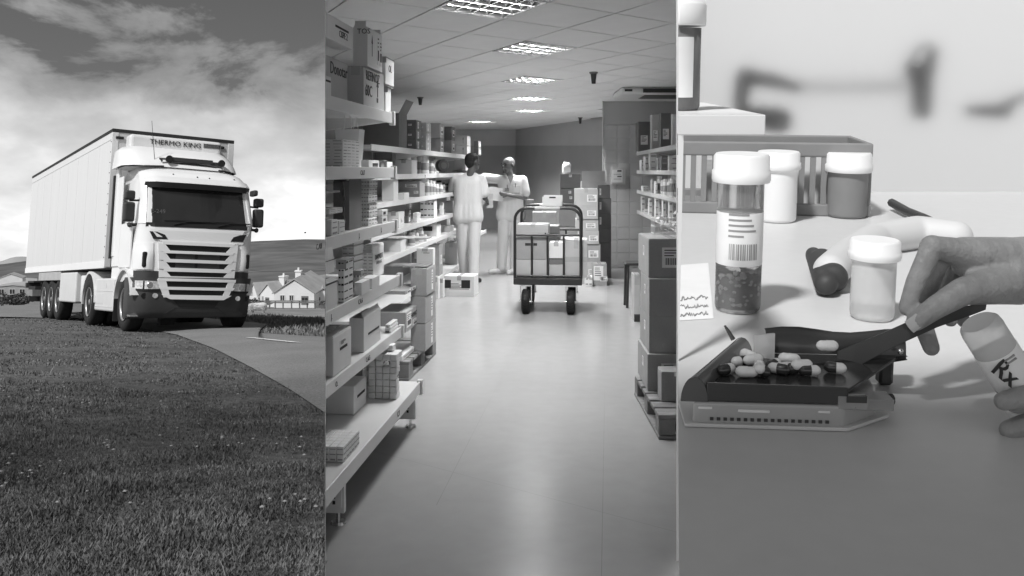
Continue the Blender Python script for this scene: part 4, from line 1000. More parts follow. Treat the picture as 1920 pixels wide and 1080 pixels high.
S(3, 678, 700, 724, 461, m_cardw, 'large white carton lettered DIAPASET with a streaked side on the fourth board', inset=.12, dmax=.26, txt=[('R', 'DIAPASET', .5, .62, .042), ('R', 'TABLET 30X', .5, .44, .026)], pattern=('F', 10, 2))
S(3, 676, 698, 717, 522, m_cardw, 'flat white pack lying before the large printed carton', inset=-.0, dmax=.16, zt=.03, top=False, bev=.002); S(3, 664, 678, 700, 530, m_cardw, 'flat white pack at the very edge of the fourth board', inset=-.004, dmax=.16, zt=.022, top=False, bev=.002)
# fifth board
S(4, 655, 682, 721, 597, m_cardw, 'large open white carton with lifted flap and black slot on the fifth board', inset=.03, dmax=.36, opened=True, flapset=(-.9, 0, 0, 0), stripe=('R', .42, .06, .25, .90))
S(4, 560, 625, 664, 632, m_cardw, 'large white carton with black handle slot at the left of the fifth board', inset=.02, dmax=.3, stripe=('R', .55, .07, .35, .75), stick=[('R', .55, .72, .4, .16, 0)])
for i in range(3): S(4, 722, 733 - i, 747, None, m_cardw, ['bottom', 'middle', 'top'][i] + ' flat pack of three at the far end of the fifth board', zb=.016 * i, zt=.015, inset=.02 + .004 * i, dmax=.2, top=False, bev=.002, stripe=('F', .2, .5, .1, .7) if i == 0 else None)
# bottom board
S(5, 560, 664, 687, 725, m_cardw, 'white carton with black slot at the left of the bottom board', inset=.20, dmax=.3, stripe=('R', .5, .09, .25, .85))
# block of small packs
M, w, l, h = place(S_A0[5], KS, SB[5][0], 690, 744, 768, 668, .05)
nx, nz = 4, 7
for i in range(nx + 3):
    for j in range(nz + 1):
        for d in range(2):
            if d == 1 and i > 1 and j < nz - 1 and i < nx: continue
            if j == nz and (i in (0, 3) or d == 0): continue
            if i >= nx and (d == 0 or j > 4): continue
            if d == 0 and j == 5 and i == 2: continue
            q = M @ Tr(-w + (i + .5) * w / nx - (w * 1.25 if i >= nx else 0) - (.0 if i < nx else .0), d * .075 + .004 * ((i * 5 + j * 3) % 3), j * (h * .145) + .001 * j) @ Rz(.03 * ((i * 7 + j * 11) % 5 - 2))
            sz = w / nx * .47
            c = carton(q @ Tr(sz, 0, 0), sz * 2 * .97, .07, h * .14, m_cardw if (i + j) % 3 else m_paper, 'small pale medicine pack in the piled block on the bottom board', 'box', 'small packs piled in a block on the bottom board', 'medicine_pack', top=False, bev=.003, pattern=('R', 1, 1) if (i * 3 + j) % 4 == 0 else None)
# bundle of slim packs in the near left corner
M, w, l, h = place(S_A0[5], KS, SB[5][0], 575, 644, 674, 838, .035, dmax=.5)
for i in range(5):
    for j in range(6):
        carton(M @ Tr(-i * w / 5, j * l / 6, 0), w / 5 - .002, l / 6 - .002, h, m_cardw, 'slim white pack in the tight bundle at the near end of the bottom board', 'box', 'slim packs bundled on the bottom board', 'medicine_pack', top=False, bev=.003, pattern=('B', 3, 1), cut=True)
# ---------------------------------------------------------------- pallet stack at the end of the near unit
KP = .12; PA = -1.56
def pallet(name, label, M, w, l, group='wooden pallets'):
    t = thing(name, label, 'pallet', M, group)
    for i in range(6): obj('plank', MB().box((-w, i * l / 6 + .01, .118), (0, (i + 1) * l / 6 - .02 * (1 + i % 2), .142)), m_palw, t, None, .003)
    for x in (-w, -w / 2 - .05, -.10):
        for y in (0, l / 2 - .07, l - .14): obj('block', MB().box((x + .004, y + .01, .022), (x + .098, y + .14, .117)), m_palw, t, None, .003)
        obj('runner', MB().box((x, 0, 0), (x + .10, l, .021)), m_palw, t, None, .003)
    return t
Yp = 6.67; pallet('pallet', 'wooden pallet under the brown cartons at the end of the near shelving', row_M(KP, PA + KP * Yp, Yp, 0), .62, 1.0)
def Pk(zb, xl, xc, xr, yt, m, label, inset=.03, **k):
    dk = {q: k.pop(q) for q in ('zt', 'dmin', 'dmax', 'Y') if q in k}
    M, w, l, h = place(PA, KP, zb, xl, xc, xr, yt, inset, **dk)
    k.setdefault('group', 'cartons stacked behind the near shelving')
    return carton(M, w, l, h, m, label, **k)
Pk(.145, 700, 754, 793, 668, m_cardw, 'white carton directly on the pallet under the open brown cartons', inset=.05, dmax=.5, zt=.20, top=False, stripe=('R', .5, .03, .1, .9))
Pk(.35, 705, 761, 794, 586, m_card, 'brown carton with shipping labels under the open one', inset=.03, dmax=.45, zt=.28, top=False, stick=[('R', .22, .55, .32, .7, 1), ('R', .68, .25, .38, .3, 1)], txt=[('R', 'FARMACIA', .6, .66, .05)])
Pk(.635, 705, 760, 793, 546, m_card, 'open brown carton with labels above the end of the near shelving', inset=.03, dmax=.45, zt=.255, opened=True, flapset=(0, 0, 0, 0), stick=[('R', .25, .52, .28, .6, 1), ('R', .62, .60, .26, .7, 1)])
for i, zz in enumerate((.145, .36, .575)):
    Pk(zz, 770, 798 + (i == 2) * 2, 817, None, m_card, ['bottom', 'middle', 'top'][i] + ' brown carton of the rear column on the pallet', inset=.02, Y=7.05, dmax=.5, zt=.21, top=(i == 2), stick=[('R', .6, .5, .14, .75, 0)])
Pk(.79, 724, 800, 812, 501, m_cardd, 'dark flat carton with white address label above the open brown one', inset=.05, Y=7.1, dmax=.5, zt=.22, top=True, stick=[('F', .56, .36, .30, .52, 1)])
Pk(1.012, 724, 800, 810, 489, m_card, 'brown carton lid with printed band on the dark flat carton', inset=.05, Y=7.1, dmax=.4, zt=.045, stick=[('F', .48, .5, .44, .7, 1)], top=False)
Pk(.70, 781, 812, 816, 466, m_cardw, 'tall white carton standing behind the dark flat carton', inset=.05, Y=7.7, dmax=.12, zt=.29, txt=[], stick=[('F', .6, .8, .5, .14, 0)])
# ---------------------------------------------------------------- far run
def T(b, xl, xc, xr, yt, m, label=None, zb=0, inset=.03, n=1, desc=None, **k):
    dk = {q: k.pop(q) for q in ('zt', 'dmin', 'dmax', 'Y') if q in k}
    M, w, l, h = place(TA0, KT, TB_[b][0] + zb, xl, xc, xr, yt, inset, **dk)
    k.setdefault('group', 'stock on the long far shelving run'); k.setdefault('cut', xl < 650)
    return carton(M, w, l, h, m, label or lab(desc, 'along ' + NB[b] + ' of the far run'), **k)
T(0, 681, 748, 763, 212, m_cardd, 'big dark carton with an open flap on the far run top board', dmax=.6, opened=True, flapset=(.9, 0, -2.2, 0), cut=False)
for j in range(3):
    for i in range(2): T(0, 757 + i * 26, 780 + i * 19, 797 + i * 12, None, m_cardd if i == 0 else m_cardm, f"{['bottom', 'middle', 'top'][j]} carton of the {['nearer', 'farther'][i]} three high stack on the far top board", zb=.113 * j, zt=.11, dmax=.3, top=False, stick=[('R', .4, .5, .25, .7, 0), ('F', .5, .5, .3, .2, 0)])
for c, (xl, xc, xr) in enumerate(((806, 825, 832), (833, 847, 854))):
    for j in range(2): T(0, xl, xc, xr, None, m_card if (j + c) % 2 else m_cardd, f"{['lower', 'upper'][j]} tall carton of the {['nearer', 'farther'][c]} pair on the far top board", zb=.19 * j, zt=.188, dmax=.3, top=False, stick=[('R', .5, .5, .45, .5, 1)])
for j in range(2): T(0, 854, 876, 886, None, m_cardm, ['lower', 'upper'][j] + ' pale carton with arrow print near the end of the far top board', zb=.155 * j, zt=.15, dmax=.35, top=False, arrow=('F', .65, .2, .9, .02))
for j in range(2): T(0, 888, 897, 903, None, m_cardd, ['lower', 'upper'][j] + ' small carton at the very end of the far top board', zb=.11 * j, zt=.105, dmax=.3, Y=13.6 + .02 * j, top=False, stick=[('R', .5, .5, .4, .5, 0)])
m_jar = mat('white_plastic_jar', .74, .35, .05, 4)
def jar(M, r, h, label, lid=None, group='jars and bottles on the far run', name='jar', cat='jar', tone=None):
    o = obj(name, MB().lathe([(r * .92, 0), (r, h * .04), (r, h * .72), (r * .86, h * .80), (r * .74, h * .82)], 14), tone or m_jar, None, M)
    obj('lid', MB().lathe([(r * .82, h * .82), (r * .84, h * .84), (r * .84, h * .98), (r * .78, h)], 14), lid or m_jar, o)
    obj('label', MB().lathe([(r * 1.006, h * .2), (r * 1.012, h * .21), (r * 1.012, h * .58), (r * 1.006, h * .59)], 14), m_inkg if tone is None else m_paper, o)
    return tag(o, label, cat, group)
def Tj(b, px, yt, r, inset=.1, desc='white plastic jar', **k):
    M, w, l, h = place(TA0, KT, TB_[b][0], px - 5, px, px + 3, yt, inset, zt=.12)
    return jar(M, r, h, lab(desc, 'along ' + NB[b] + ' of the far run'), **k)
T(1, 683, 735, 742, 285, m_cardm, desc='large pale carton', inset=.30, dmax=.4, top=False)
T(1, 741, 772, 786, 300, m_cardw, desc='long white carton', inset=.04, dmax=.28)
for px in (764, 776, 788): Tj(1, px, 288, .045, .26)
for px, yt in ((797, 291), (808, 302), (813, 306), (818, 300)): Tj(1, px, yt, .05 if px == 797 else .035, .12)
wr = thing('tape_roll', 'large black round roll standing on edge at eye level shelf', 'roll', Tr(*at(832, 310.5, 11.3)) @ Rz(.5))
obj('roll', MB().cyl((0, 0, 0), (0, .10, 0), .078, None, 26), m_black, wr, None, .008); obj('core', MB().cyl((0, -.006, 0), (0, .02, 0), .04, None, 20), m_plast, wr)
T(1, 852, 872, 879, 300, m_cardm, desc='pale carton', dmax=.3, top=False, stick=[('R', .5, .5, .3, .5, 0)])
T(2, 716, 738, 747, 337, m_cardw, desc='white open binder carton', dmax=.2, opened=True, flapset=(0, 0, -.2, 0))
T(2, 744, 787, 797, 340, m_card, desc='wide brown carton with white label', dmax=.3, stick=[('F', .62, .72, .52, .22, 1), ('F', .84, .3, .2, .18, 0)])
T(2, 746, 758, 767, 362, m_cardw, desc='flat white packs', inset=-.0, dmax=.3, zt=.03, top=False)
for px, yt in ((800, 336), (806, 338), (812, 340), (818, 345), (826, 347)): Tj(2, px, yt, .035, .05, 'white bottle', name='bottle', cat='bottle')
for px, tn in ((817, 346), (823, 338), (829, 342), (835, 344)): Tj(2, px, tn, .045, .15, 'dark capped jar', lid=m_black)
T(2, 840, 848, 853, 338, m_card, desc='small brown carton', dmax=.3, top=False)
T(3, 727, 748, 758, 398, m_cardw, desc='white lidded carton', dmax=.28, stick=[('R', .5, .4, .4, .4, 0)])
for i in range(3): T(3, 757 + i * 2, 765 + i, 773, None, m_cardd if i < 2 else m_card, desc='small dark carton', zb=.078 * i, zt=.075, dmax=.16, inset=.12, top=False, stick=[('R', .5, .5, .4, .6, 0)])
for i in range(4): T(3, 774, 782, 790, None, m_cardw, desc='thin white pack', zb=.027 * i, zt=.025, dmax=.2, inset=.05, top=False, bev=.002)
T(3, 788, 814, 824, 377, m_cardw, desc='white carton with dotted print', inset=.03, dmax=.2, pattern=('F', 3, 4))
T(3, 824, 830, 833, 380, m_cardw, desc='slim white carton', inset=.05, dmax=.1)
T(3, 834, 849, 856, 377, m_card, desc='brown carton with dark label', dmax=.4, top=False, stripe=('R', .3, .4, .2, .5))
T(4, 706, 751, 764, 452, m_cardw, desc='open white carton with raised lid', dmax=.25, opened=True, flapset=(0, 0, 0, -1.2))
for px, yt in ((772, 436), (779, 432), (788, 428), (795, 440)): Tj(4, px, yt, .04, .08, 'white pill bottle', name='bottle', cat='bottle')
T(4, 748, 757, 763, 428, m_cardw, desc='small pale carton', inset=.25, dmax=.2, top=False)
T(4, 786, 800, 805, 446, m_cardw, desc='small white carton with black motif', inset=.02, dmax=.2, zt=.06, stripe=('F', .2, .5, .1, .6))
T(4, 791, 819, 828, 421, m_cardw, desc='white carton with dark end panel', dmax=.3, stripe=('F', .45, .4, .05, .7), inset=.05)
T(4, 832, 844, 851, 424, m_cardm, desc='grey carton', dmax=.3, top=False)
for i, (xl, xc, xr, yt) in enumerate(((803, 824, 830, 459), (834, 857, 866, 455), (772, 790, 798, 470))):
    T(5, xl, xc, xr, yt, (m_card, m_cardm, m_cardd)[i], desc=('brown paper sack carton', 'pale printed carton', 'dark carton')[i], dmax=.4, stick=[('R', .5, .5, .3, .3, 0)], zt=.3)
tg = thing('price_tag', 'white card tag hanging over the third board edge of the far run', 'tag', None)
M, w, l, h = place(TA0, KT, TB_[1][0] - .11, 778, 798, 800, 325, -.01, dmax=.02); tg.matrix_world = M
obj('card', MB().box((-w, 0, 0), (0, .004, .10)), m_paper, tg); obj('clip', MB().box((-w * .6, -.004, .09), (-w * .4, .01, .115)), m_chrome, tg)
# white carton on the floor
def floorbox(xl, xc, xr, yt, yb, m, label, k=.05, **kw):
    Y = E * F / (yb - 320); M, w, l, h = place(0, k, 0, xl, xc, xr, yt, 0, Y=Y, dmax=kw.pop('dmax', .5)); return carton(M, w, l, h, m, label, **kw)
floorbox(832.5, 889, 897, 518, 556, m_cardw, 'white carton with a printed dark panel standing on the floor by the far run', k=.13, stick=[('F', .5, .44, .82, .5, 0)], dmax=.42)
fb = [o_ for o_ in C.objects if o_.get('label', '').startswith('white carton with a printed dark')][0]
obj('print_panel', MB().box((-.41, -.004, .10), (-.29, -.0025, .20)).box((-.16, -.004, .10), (-.05, -.0025, .20)), m_ink, fb)
for i, (a, b) in enumerate(((808, 822), (822, 831))): floorbox(a, b, b + 3, 520 + 3 * i, 561 - 3 * i, m_cardw, ['wider', 'narrower'][i] + ' white carton beside the printed floor carton under the far run', k=.13, dmax=.4)
# ---------------------------------------------------------------- right hand side: stack on pallet and small packs
def placeR(xl, xc, xr, yt, zb, Y, k=.02, zt=None, dmax=.6):
    """near left corner at column xc; flank towards the aisle"""
    r = (xc - 960) / F; Xc = r * Y; th = -math.atan(k); xd = Vector((math.cos(th), math.sin(th))); yd = Vector((-math.sin(th), math.cos(th)))
    rr = (xr - 960) / F; w = (rr * Y - Xc) / (xd.x - rr * xd.y); rl = (xl - 960) / F; den = yd.x - rl * yd.y
    l = (rl * Y - Xc) / den if abs(den) > 1e-4 else dmax
    if l < 0: l = dmax
    h = zt or ((320 - yt) / F * Y + E - zb)
    return row_M(k, Xc, Y, zb) @ Tr(max(w, .02), 0, 0), max(w, .02), min(max(l, .03), dmax), max(h, .01)
Yr = E * F / 505; pallet('pallet', 'wooden pallet in the right corner under the tall carton stack', Tr((1235 - 960) / F * Yr + .8, Yr, 0), .8, 1.05)
zb = .145
for i, (xc, xl, h_) in enumerate(((1214, 1196, .235), (1217, 1200, .235), (1217, 1201, .24), (1216, 1197, .25))):
    M, w, l, h = placeR(xl, xc, 1310, None, zb, 5.78 + .02 * (i % 2), .02, h_, .62)
    st_ = [('L', .45, .62, .12, .26, 0)]
    if i == 3: st_.append(('F', .50, .52, .46, .52, 1))
    if i == 0: st_.append(('F', .52, .55, .5, .4, 0))
    carton(M, w, l, h, m_card, ['bottom', 'second', 'third', 'top'][i] + ' brown carton of the tall stack on the right pallet', group='brown cartons on the right pallet', stick=st_, top=(i == 3))
    zb += h + .003
M, w, l, h = placeR(1233, 1240, 1320, None, .145, 5.52, .02, .18, .22)
carton(M, w, l, h, m_card, 'small brown carton with white label at the front of the right pallet', stick=[('F', .6, .92, .6, .14, 0)])
bk = thing('wire_basket', 'wire basket of crumpled clear plastic bags on the right carton stack', 'basket', Tr((1220 - 960) / F * 6.2 + .02, 6.15, zb + .0))
b_ = MB()
for z in (.0, .05, .10): b_.tube([(0, 0, z + .004), (.22, 0, z + .004), (.22, .16, z + .004), (0, .16, z + .004), (0, 0, z + .004)], .003, 5)
for i in range(9): b_.cyl((i * .0275, 0, .004), (i * .0275, 0, .10), .0018, None, 5)
for i in range(6): b_.cyl((0, i * .032, .004), (0, i * .032, .10), .0018, None, 5)
obj('wire', b_, m_steel, bk)
pl = MB(); rs = random.Random(4)
for i in range(40):
    c = Vector((rs.uniform(.02, .2), rs.uniform(.02, .14), rs.uniform(.02, .14))); e = Vector((rs.uniform(-1, 1), rs.uniform(-1, 1), rs.uniform(-1, 1))) * .03; f = Vector((rs.uniform(-1, 1), rs.uniform(-1, 1), rs.uniform(0, 1))) * .03
    pl.add([c, c + e, c + f], [(0, 1, 2)])
obj('plastic_bag', pl, m_paper, bk, kind='stuff')
def Rr(b, xl, xc, xr, yt, m, desc, inset=.03, **k):
    r = (xc - 960) / F; Y = (RX0 + inset) / (r - KR)
    M, w, l, h = placeR(xl, xc, xr, yt, RB[b], Y, KR, k.pop('zt', None), k.pop('dmax', .4))
    k.setdefault('group', 'stock on the right shelving')
    return carton(M, w, l, h, m, lab(desc, 'along ' + NB[b] + ' of the right shelving'), top=False, **k)
for a in ((0, 1190, 1197, 1219, 228, m_cardd, 'dark sack carton'), (0, 1219, 1222, 1236, 215, m_cardm, 'tall pale carton'), (0, 1236, 1239, 1258, 212, m_cardd, 'tall dark carton'), (0, 1258, 1260, 1290, 214, m_cardw, 'white carton')): Rr(*a, stick=[('F', .5, .4, .6, .3, 0)])
for a in ((1, 1199, 1203, 1210, 300, m_cardw, 'white pack'), (1, 1206, 1210, 1216, 293, m_cardw, 'taller white pack'), (1, 1216, 1219, 1231, 287, m_cardw, 'tall white carton'), (1, 1231, 1233, 1238, 296, m_cardm, 'grey pack'), (1, 1237, 1240, 1253, 292, m_cardd, 'dark open carton'), (1, 1252, 1254, 1285, 293, m_cardw, 'wide white carton')): Rr(*a, pattern=('F', 3, 1))
for a in ((2, 1202, 1206, 1216, 349, m_cardw, 'low white pack'), (2, 1219, 1222, 1226, 337, m_cardm, 'grey pack'), (2, 1226, 1229, 1233, 340, m_cardw, 'slim white pack')): Rr(*a, pattern=('F', 2, 2))
def Rj(b, px, yt, r, desc, inset=.10):
    q = (px - 960) / F; Y = (RX0 + inset) / (q - KR); h = (320 - yt) / F * Y + E - RB[b]
    jar(Tr(q * Y, Y, RB[b]), r, max(h, .05), lab(desc, 'along ' + NB[b] + ' of the right shelving'), group='jars and bottles on the right shelving')
for px, yt, r in ((1237, 330, .035), (1243, 338, .03), (1249, 336, .04), (1257, 334, .035), (1264, 327, .05)): Rj(2, px, yt, r, 'white bottle')
for i, (px, yt) in enumerate(((1203, 368), (1212, 374), (1217, 372), (1223, 380), (1229, 370), (1236, 376), (1243, 373), (1249, 379), (1255, 375), (1262, 382))):
    Rr(3, px - 3, px, px + 6, yt, (m_cardw, m_cardm, m_cardw, m_card)[i % 4], 'small pack', inset=.02 + .07 * (i % 2), pattern=('F', 3, 1), dmax=.12)
for i in range(4): Rr(3, 1205 + i * 14, 1208 + i * 14, 1216 + i * 14, None, (m_cardw, m_card)[i % 2], 'small low pack', inset=.0, zt=.06, dmax=.05, pattern=('F', 1, 1))
M, w, l, h = placeR(1184, 1189, 1200, 515, 0, 9.3, .02, None, .5)
carton(M, w, l, h, m_cardm, 'low pale carton on the floor beyond the right carton stack', stripe=('F', .0, .16, 0, 1))
t_ = thing('stool', 'low dark step stool behind the tall right carton stack', 'stool', Tr(1.42, 10.2, 0))
obj('tread', MB().box((-.14, 0, .48), (.3, .3, .51)), m_plast, t_, None, .01)
for x in (-.12, .26):
    for y in (.03, .26): obj('leg', MB().cyl((x, y, 0), (x * .9, y, .48), .015, None, 8), m_plast, t_)
# ================================================================ people, trolley, stacks at the end of the aisle
m_skin = mat('skin', .17, .5, .10, 14, bump=.08, bscale=120, sub=.1)
m_skind = mat('darker_skin', .09, .5, .12, 14, bump=.08, bscale=120)
m_scrub = mat('white_scrubs', .62, .85, .05, 6, bump=1.0, bscale=7, stretch=(1, 1, .45))
m_hair = mat('short_dark_hair', .015, .7, .3, 60, bump=.6, bscale=220)
m_shoe = mat('white_trainer', .66, .6, .08, 20)
m_shoed = mat('dark_shoe', .03, .5, .1, 20)
def hand_caps(wr, d, n, s=1.0, curl=.3):
    """palm and five fingers; wrist, finger direction, palm normal"""
    wr, d, n = Vector(wr), Vector(d).normalized(), Vector(n).normalized(); n = (n - d * n.dot(d)).normalized(); t = d.cross(n)
    out = []
    for i, (o, ln) in enumerate(((.030, .068), (.010, .078), (-.010, .072), (-.029, .055))):
        a = wr + t * o * s * .6 + d * .015 * s; k = wr + t * o * s + d * .092 * s
        out.append((a, k, .016 * s, .0135 * s))
        p1 = k + (d * math.cos(curl) + n * math.sin(curl)) * ln * .5 * s; p2 = p1 + (d * math.cos(curl * 2.2) + n * math.sin(curl * 2.2)) * ln * .5 * s
        out += [(k, p1, .011 * s, .0095 * s), (p1, p2, .0095 * s, .008 * s)]
    a = wr + t * .018 * s + d * .02 * s; b = wr + t * .055 * s + d * .055 * s + n * .012 * s; c = b + d * .04 * s + n * .012 * s
    out += [(a, b, .017 * s, .0125 * s), (b, c, .0115 * s, .009 * s)]
    return out
def head_caps(h, f, s=1.0):
    """h centre of the skull, f facing direction"""
    h, f = Vector(h), Vector(f).normalized(); u = Vector((0, 0, 1)); f = (f - u * f.z * .6).normalized(); r = f.cross(u)
    c = lambda a, b, z: h + r * a * s + f * b * s + u * z * s
    return [(c(0, -.022, .022), c(0, .012, .02), .083 * s, .078 * s), (c(0, .02, -.02), c(0, .035, -.07), .068 * s, .048 * s), (c(0, .05, -.10), c(0, .06, -.102), .030 * s, .026 * s),
            (c(-.03, .0, -.06), c(-.02, .05, -.09), .04 * s, .03 * s), (c(.03, .0, -.06), c(.02, .05, -.09), .04 * s, .03 * s),
            (c(0, .088, .005), c(0, .112, -.035), .009 * s, .016 * s), (c(-.03, .078, .018), c(.03, .078, .018), .014 * s, .014 * s),
            (c(-.022, .086, -.072), c(.022, .086, -.072), .010 * s, .010 * s), (c(-.082, -.008, -.01), c(-.086, -.012, -.035), .018 * s, .012 * s), (c(.082, -.008, -.01), c(.086, -.012, -.035), .018 * s, .012 * s)], c
def figure(label, M, J, f, hair, skin, shoe, hands):
    P = thing('person', label, 'person', M)
    hc, c = head_caps(J['head'], f)
    caps = list(hc)
    caps += [(J['head'] + Vector((0, -.005, -.08)), J['neck'], .052, .056), (J['neck'], J['chest'], .055, .08)]
    caps += [(J['chest'] + Vector((x, 0, .05)), J['pelvis'] + Vector((x * .6, 0, 0)), .07, .075) for x in (-.06, .06)]
    for s in 'lr':
        caps += [(J['chest'] + Vector((0, 0, .08)), J['sh' + s], .06, .055), (J['sh' + s], J['el' + s], .048, .038), (J['el' + s], J['wr' + s], .038, .025)]
        caps += [(J['pelvis'] + Vector((-.08 if s == 'l' else .08, 0, -.02)), J['kn' + s], .085, .055), (J['kn' + s], J['an' + s], .052, .034)]
        caps += hand_caps(J['wr' + s], *hands[s])
    organic('body', caps, skin, .0085, 4, P)
    tc_ = [(J['neck'] + Vector((x * .6, .01, -.05)), J['chest'] + Vector((x, 0, .06)), .05, .110) for x in (-.085, -.03, .03, .085)]
    for x in (-.085, -.03, .03, .085):
        tc_ += [(J['chest'] + Vector((x, 0, .06)), J['waist'] + Vector((x, 0, 0)), .114, .108), (J['waist'] + Vector((x, 0, 0)), J['hem'] + Vector((x * 1.15, 0, .0)), .108, .116), (J['hem'] + Vector((x * 1.15, 0, 0)), J['hem'] + Vector((x * 1.2, 0, -.06)), .116, .118)]
    for s in 'lr':
        q = J['sh' + s].lerp(J['el' + s], .72)
        tc_ += [(J['chest'] + Vector((0, 0, .09)), J['sh' + s] + Vector((0, 0, -.01)), .08, .072), (J['sh' + s] + Vector((0, 0, -.01)), q, .072, .080)]
    tu = organic('tunic', tc_, m_scrub, .010, 14, P)
    tr_ = [(J['pelvis'] + Vector((x, 0, .04)), J['pelvis'] + Vector((x, 0, -.08)), .098, .10) for x in (-.07, 0, .07)]
    for s in 'lr':
        hip = J['pelvis'] + Vector((-.085 if s == 'l' else .085, 0, -.03))
        tr_ += [(hip, J['kn' + s], .105, .085), (J['kn' + s], J['an' + s] + Vector((0, 0, .03)), .085, .075), (J['an' + s] + Vector((0, 0, .02)), J['an' + s] + Vector((0, -.01, -.02)), .072, .070)]
    organic('trousers', tr_, m_scrub, .010, 5, P)
    for s in 'lr':
        a, t = J['an' + s], J['to' + s]; d = (t - a); d.z = 0; d.normalize()
        organic('shoe', [(Vector((a.x, a.y, .045)) - d * .05, Vector((t.x, t.y, .032)), .048, .034), (Vector((a.x, a.y, .03)), Vector((t.x, t.y, .022)) + d * .01, .042, .028), (Vector((a.x, a.y, .07)), Vector((a.x, a.y, .10)), .05, .045)], shoe, .008, 3, P)
    if hair:
        organic('hair', [(c(0, -.035, .035), c(0, .005, .045), .088, .079), (c(0, -.05, -.01), c(0, -.045, -.055), .075, .052)], m_hair, .008, 2, P)
    ey = MB()
    for x in (-.031, .031): ey.ball(c(x, .082, 0), .011, 8)
    obj('eyes', ey, m_ink, P)
    obj('mouth', MB().tube([c(-.024, .094, -.068), c(0, .099, -.070), c(.024, .094, -.068)], .0035, 5), m_skind, P)
    return P, tu, c
V_ = lambda *a: Vector(a)
Y1 = E * F / 210; Y2 = E * F / 192
J1 = dict(head=V_(.045, .05, 1.675), neck=V_(.02, .0, 1.53), chest=V_(-.02, 0, 1.32), waist=V_(-.02, .0, 1.10), hem=V_(-.02, 0, .97), pelvis=V_(-.01, .01, .97),
          shl=V_(-.20, .01, 1.44), shr=V_(.165, .02, 1.44), ell=V_(-.24, .17, 1.20), wrl=V_(-.20, .40, 1.24), elr=V_(.215, .06, 1.17), wrr=V_(.24, .27, 1.12),
          knl=V_(-.095, .06, .52), anl=V_(-.07, .12, .10), knr=V_(.06, -.02, .52), anr=V_(.055, -.03, .10), tol=V_(-.09, .28, .03), tor=V_(.135, .05, .03))
p1, tu1, c1 = figure('man in white scrubs with short dark hair seen from behind, beside the shelves', Tr((880 - 960) / F * Y1, Y1, 0), J1, (.75, .65, -.1), True, m_skind, m_shoed,
                     dict(l=((.3, .9, .1), (.9, -.2, 0), 1, .3), r=((.1, .95, -.2), (-.9, 0, -.2), 1, .6)))
J2 = dict(head=V_(-.03, -.03, 1.65), neck=V_(-.01, 0, 1.50), chest=V_(.01, 0, 1.30), waist=V_(.005, .0, 1.08), hem=V_(-.005, 0, .93), pelvis=V_(0, .01, .93),
          shl=V_(-.19, .0, 1.43), shr=V_(.19, .0, 1.42), ell=V_(-.47, .02, 1.44), wrl=V_(-.71, .03, 1.54), elr=V_(.235, -.03, 1.14), wrr=V_(-.045, -.21, 1.19),
          knl=V_(-.11, -.03, .50), anl=V_(-.135, -.02, .10), knr=V_(.085, -.02, .50), anr=V_(.06, -.04, .09), tol=V_(-.30, -.14, .03), tor=V_(-.02, -.22, .03))
p2, tu2, c2 = figure('bald man in white scrubs and dark glasses pointing to the shelves, papers in hand', Tr((957 - 960) / F * Y2, Y2, 0), J2, (-.72, -.68, -.15), False, m_skin, m_shoe,
                     dict(l=((-.95, .0, .1), (0, -.2, -1), 1, .15), r=((-.95, -.1, .05), (.1, .8, .4), 1, .9)))
g = MB()
for x in (-.033, .033):
    g.tube([c2(x + .026 * math.cos(a), .102 - abs(x) * .2, .002 + .019 * math.sin(a)) for a in [i * math.pi / 6 for i in range(13)]], .0042, 6)
g.tube([c2(-.058, .095, .006), c2(-.085, 0, .008)], .004, 5).tube([c2(.058, .095, .006), c2(.085, 0, .008)], .004, 5).tube([c2(-.01, .10, .006), c2(.01, .10, .006)], .004, 5)
obj('glasses', g, m_ink, p2)
obj('beard', MB().slab([[c2(.05 * math.sin(a), .045 + .052 * math.cos(a), -.088 - .022 * k) for a in [-1 + i / 4 for i in range(9)]] for k in range(3)][::-1], [[c2(.045 * math.sin(a), .04 + .045 * math.cos(a), -.088 - .022 * k) for a in [-1 + i / 4 for i in range(9)]] for k in range(3)][::-1]), mat('grey_stubble', .12, .8, .2, 90), p2)
nk = MB().add([(-.055, -.098, 1.475), (.055, -.098, 1.475), (.0, -.133, 1.34)], [(0, 1, 2)])
obj('neckline', nk, m_skin, p2)
obj('collar_band', MB().tube([(-.065, -.10, 1.49), (.0, -.137, 1.335), (.065, -.095, 1.49)], .008, 6), m_scrub, p2)
obj('pocket', MB().box((.04, -.134, 1.22), (.15, -.128, 1.33)), m_scrub, p2, None, .003)
obj('pen', MB().cyl((.075, -.139, 1.30), (.078, -.139, 1.36), .005, None, 6), m_ink, p2); obj('pen', MB().cyl((-.045, -.135, 1.27), (-.048, -.138, 1.34), .005, None, 6), m_ink, p2)
obj('badge', MB().box((-.085, -.139, 1.24), (-.02, -.134, 1.29)), m_inkg, p2)
tag(obj('paper', MB().slab([[(-.34 + .045 * i, -.26 + .02 * j, 1.10 + .040 * j + .01 * math.sin(i)) for i in range(6)] for j in range(6)], [[(-.34 + .045 * i, -.258 + .02 * j, 1.099 + .040 * j + .01 * math.sin(i)) for i in range(6)] for j in range(6)]), m_cardm, None, Tr((957 - 960) / F * Y2, Y2, 0)), 'white paper sheets held by the bald man with glasses', 'paper')
tag(obj('paper', MB().slab([[(.16 + .04 * i, .30 + .03 * j, 1.02 + .04 * j) for i in range(5)] for j in range(6)], [[(.16 + .04 * i, .304 + .03 * j, 1.02 + .04 * j) for i in range(5)] for j in range(6)]), m_inkg, None, Tr((880 - 960) / F * Y1, Y1, 0)), 'grey folded paper held by the man seen from behind', 'paper')
